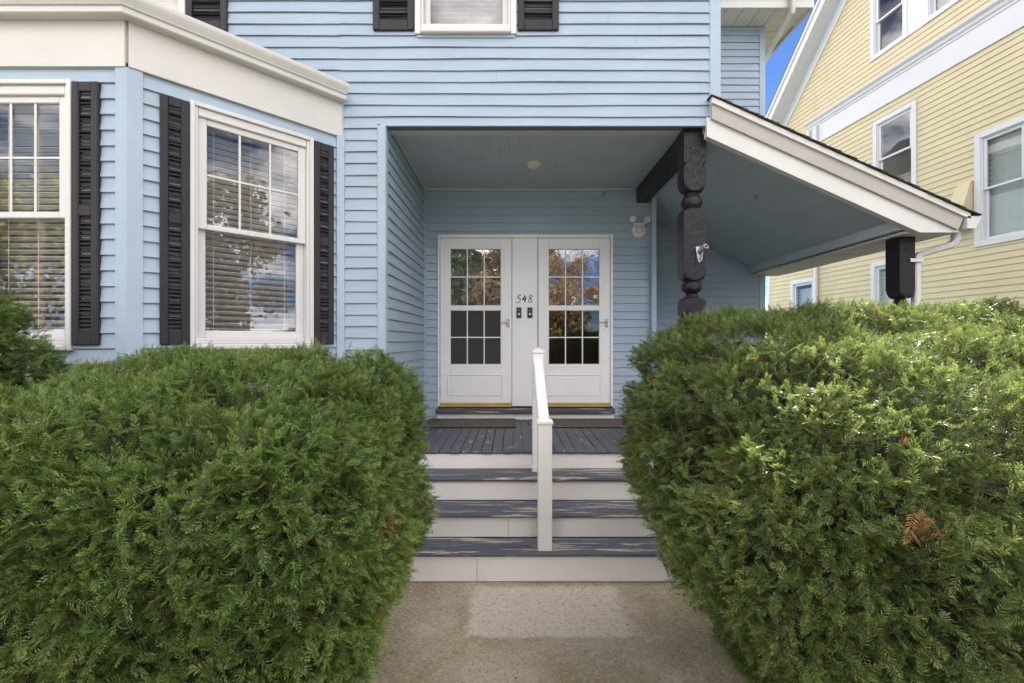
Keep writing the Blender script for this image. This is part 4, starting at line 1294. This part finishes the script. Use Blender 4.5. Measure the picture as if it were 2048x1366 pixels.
    V = np.concatenate(VV).reshape(-1, 3); C = np.concatenate(CC).reshape(-1, 3)
    return V, np.arange(len(V)).reshape(-1, 4), np.clip(C, 0, 1)

def in_view(P, N, lo=.05):
    """thin the sprays on faces turned away from the street and far outside the plot"""
    v = np.array([0.1, 0, CAMZ]) - P
    d = np.linalg.norm(v, axis=1)
    f = (unit(v) * N).sum(1)
    w = np.where(f > -.15, 1.0, .12)
    u = np.abs(P[:, 0]) / np.maximum(P[:, 1], .3)
    w = w * np.where(u > 1.45, .15, 1.0)
    return w * np.clip(1.9 / d, .75, 1.5)

PAL = dict(mid=np.array([0.101, 0.179, 0.041]), dark=np.array([0.034, 0.070, 0.020]), young=np.array([0.219, 0.288, 0.073]), dead=np.array([.36, .19, .075]))
PAL2 = dict(mid=np.array([0.089, 0.153, 0.040]), dark=np.array([0.031, 0.062, 0.020]), young=np.array([0.194, 0.245, 0.067]), dead=np.array([.36, .20, .085]))
def shrub(label, blob, n, seed, pal, branches=26, shrink=.21, group='clipped yew shrubs', depth=.10):
    t = thing('yew_hedge', label, 'hedge', (blob.c[0], blob.c[1], G), group)
    rng = np.random.default_rng(seed)
    V, q, C = sprigs(blob, n, rng, in_view, palette=pal, depth=depth)
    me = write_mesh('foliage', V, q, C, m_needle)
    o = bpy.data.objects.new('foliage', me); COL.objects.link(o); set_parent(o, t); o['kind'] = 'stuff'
    blob.core('shade_core', t, shrink)['kind'] = 'stuff'  # dark core: painted shade behind the gaps between sprays
    mb = MB()
    for i in range(branches):
        d = rng.normal(size=3); d[1] = -abs(d[1]) * .9; d[2] = d[2] * .5
        P, N = blob.surf(unit((d * blob.h)[None, :])); P, N = P[0], N[0]
        if P[2] < G + .05: continue
        e = P - N * rng.uniform(.07, .16)
        tg = np.cross(N, rng.normal(size=3)); tg /= np.linalg.norm(tg)
        a = e - N * .14 - tg * rng.uniform(.1, .25) - np.array([0, 0, .06]); m_ = (a + e) / 2 + rng.normal(size=3) * .02
        b = e + tg * rng.uniform(.04, .12) + np.array([0, 0, .03])
        r = rng.uniform(.004, .010)
        mb.tube([a, m_, e, b], [r, r * .8, r * .6, r * .3], 6)
    for i in range(7):
        x, y = blob.c[0] + rng.uniform(-.5, .5) * blob.h[0], blob.c[1] + rng.uniform(-.5, .5) * blob.h[1]
        mb.tube([(x, y, G), (x + .05, y - .03, G + .3), (x + rng.uniform(-.2, .2), y, G + .7)], [.03, .026, .018], 8)
    mb.obj('branches', m_twig, t, smooth=60)['kind'] = 'stuff'
    return t
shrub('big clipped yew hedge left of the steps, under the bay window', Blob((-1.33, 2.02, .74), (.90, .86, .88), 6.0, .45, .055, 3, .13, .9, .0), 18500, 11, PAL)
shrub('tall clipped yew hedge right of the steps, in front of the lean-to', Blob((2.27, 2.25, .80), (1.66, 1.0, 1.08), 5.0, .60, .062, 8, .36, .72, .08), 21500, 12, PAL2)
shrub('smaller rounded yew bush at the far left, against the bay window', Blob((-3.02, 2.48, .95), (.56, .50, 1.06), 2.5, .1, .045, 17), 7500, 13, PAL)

rng = np.random.default_rng(77)
nl = 420
e = rng.random(nl) ** 2.2
lx = np.where(rng.random(nl) < .5, -.78 + e * .8, 1.25 - e * .9); ly = rng.uniform(1.9, 3.42, nl)
C = np.stack([lx, ly, np.full(nl, G + .004)], 1)
an = rng.random(nl) * 6.283; ln = rng.uniform(.006, .016, nl); wd = np.where(rng.random(nl) < .12, .006, .0013)
u = np.stack([np.cos(an), np.sin(an), rng.uniform(-.1, .25, nl)], 1); v = np.stack([-np.sin(an), np.cos(an), rng.uniform(-.2, .2, nl)], 1)
V = np.stack([C - u * ln[:, None], C - v * wd[:, None], C + u * ln[:, None], C + v * wd[:, None]], 1).reshape(-1, 3)
V[:, 2] = np.maximum(V[:, 2], G + .002)
lc_ = np.array([(.20, .12, .05), (.10, .07, .035), (.28, .20, .09), (.09, .10, .03)])[rng.integers(0, 4, nl)]
lit = bpy.data.objects.new('leaf_litter', write_mesh('leaf_litter', V, np.arange(len(V)).reshape(-1, 4), np.repeat(lc_, 4, 0), m_leaf))
COL.objects.link(lit); lit['kind'] = 'stuff'

# trees across the street and at the sides (they show in the window glass)
def tree(label, x, y, h, rad, cz, cols, seed, n=5200, conifer=False, size=.15):
    t = thing('conifer_tree' if conifer else 'street_tree', label, 'tree', (x, y, G), 'trees across the street')
    rng = np.random.default_rng(seed)
    mb = MB(); mb.tube([(x, y, G), (x + .1, y, h * .35), (x, y + .1, h * .8)], [.22, .15, .05], 10)
    for i in range(7):
        a = rng.uniform(0, 6.28); z0 = rng.uniform(.3, .6) * h
        mb.tube([(x, y, z0), (x + math.cos(a) * rad * .4, y + math.sin(a) * rad * .4, z0 + rad * .35), (x + math.cos(a) * rad * .8, y + math.sin(a) * rad * .8, z0 + rad * .6)], [.08, .05, .02], 7)
    mb.obj('trunk', m_bark, t, smooth=60)
    if conifer:
        k = rng.random(n) ** .7
        z = h - k * (h - 1.0); rr = rad * k * (.75 + .25 * np.sin(z * 7)) * np.sqrt(rng.random(n)); a = rng.random(n) * 6.283
        C = np.stack([x + rr * np.cos(a), y + rr * np.sin(a), z], 1)
    else:
        nc = 46
        cc = unit(rng.normal(size=(nc, 3))) * (rng.random((nc, 1)) ** .45)
        cc = np.array([x, y, cz]) + cc * np.array([rad, rad, (h - cz)])
        C = cc[rng.integers(0, nc, n)] + rng.normal(size=(n, 3)) * rad * .15
    A = unit(rng.normal(size=(n, 3))); B = unit(np.cross(A, rng.normal(size=(n, 3))))
    s = size * rng.uniform(.6, 1.3, (n, 1))
    V = np.stack([C - A * s, C - B * s * .6, C + A * s, C + B * s * .6], 1).reshape(-1, 3)
    col = np.array(cols)[rng.integers(0, len(cols), n)] * rng.uniform(.7, 1.25, (n, 1))
    me = write_mesh('crown', V, np.arange(len(V)).reshape(-1, 4), np.repeat(col, 4, 0), m_leaf)
    o = bpy.data.objects.new('crown', me); COL.objects.link(o); set_parent(o, t); o['kind'] = 'stuff'
GOLD = [(0.361, 0.254, 0.13), (0.305, 0.192, 0.109), (0.225, 0.189, 0.094), (0.404, 0.309, 0.161)]
YGR = [(0.423, 0.343, 0.131), (0.267, 0.249, 0.103), (0.175, 0.183, 0.077), (0.434, 0.377, 0.147)]
RUST = [(0.269, 0.145, 0.09), (0.207, 0.145, 0.087), (0.131, 0.124, 0.069), (0.324, 0.199, 0.113)]
PINE = [(0.09, 0.135, 0.075), (0.135, 0.18, 0.12), (0.068, 0.105, 0.053)]
tree('grey-green conifer across the street, mirrored in the left door glass', -3.1, -15.5, 14.0, 3.1, 4, PINE, 41, conifer=True, n=9000)
tree('golden autumn tree across the street, mirrored between the two doors', .2, -15.0, 9.8, 2.6, 4.8, GOLD, 42, n=12000)
tree('low orange tree across the street, mirrored in the right door glass', 2.9, -17.5, 9.0, 2.5, 4.4, GOLD, 43, n=8000)
tree('broad yellow-green tree by the road, mirrored in the bay front window', -20.5, -13.0, 10.2, 4.0, 5.6, YGR, 44, n=8000)
tree('rust brown tree beside the yellow house, mirrored in the angled bay window', 15.0, -6.6, 10.0, 2.7, 5.0, RUST, 45, n=10000)
tree('dark round tree farther along the road', 20, -16, 9, 3.5, 5, YGR, 46)
tree('tall bare-topped rust tree at the far left of the road', -10, -18, 8.5, 3.0, 4.8, RUST, 47)
pole = MB().tube([(-18.0, -11.8, G), (-18.0, -11.8, 9.5)], [.17, .12], 12).obj('utility_pole', m_wood, smooth=60)
tag(pole, 'weathered wooden utility pole at the roadside', 'pole')
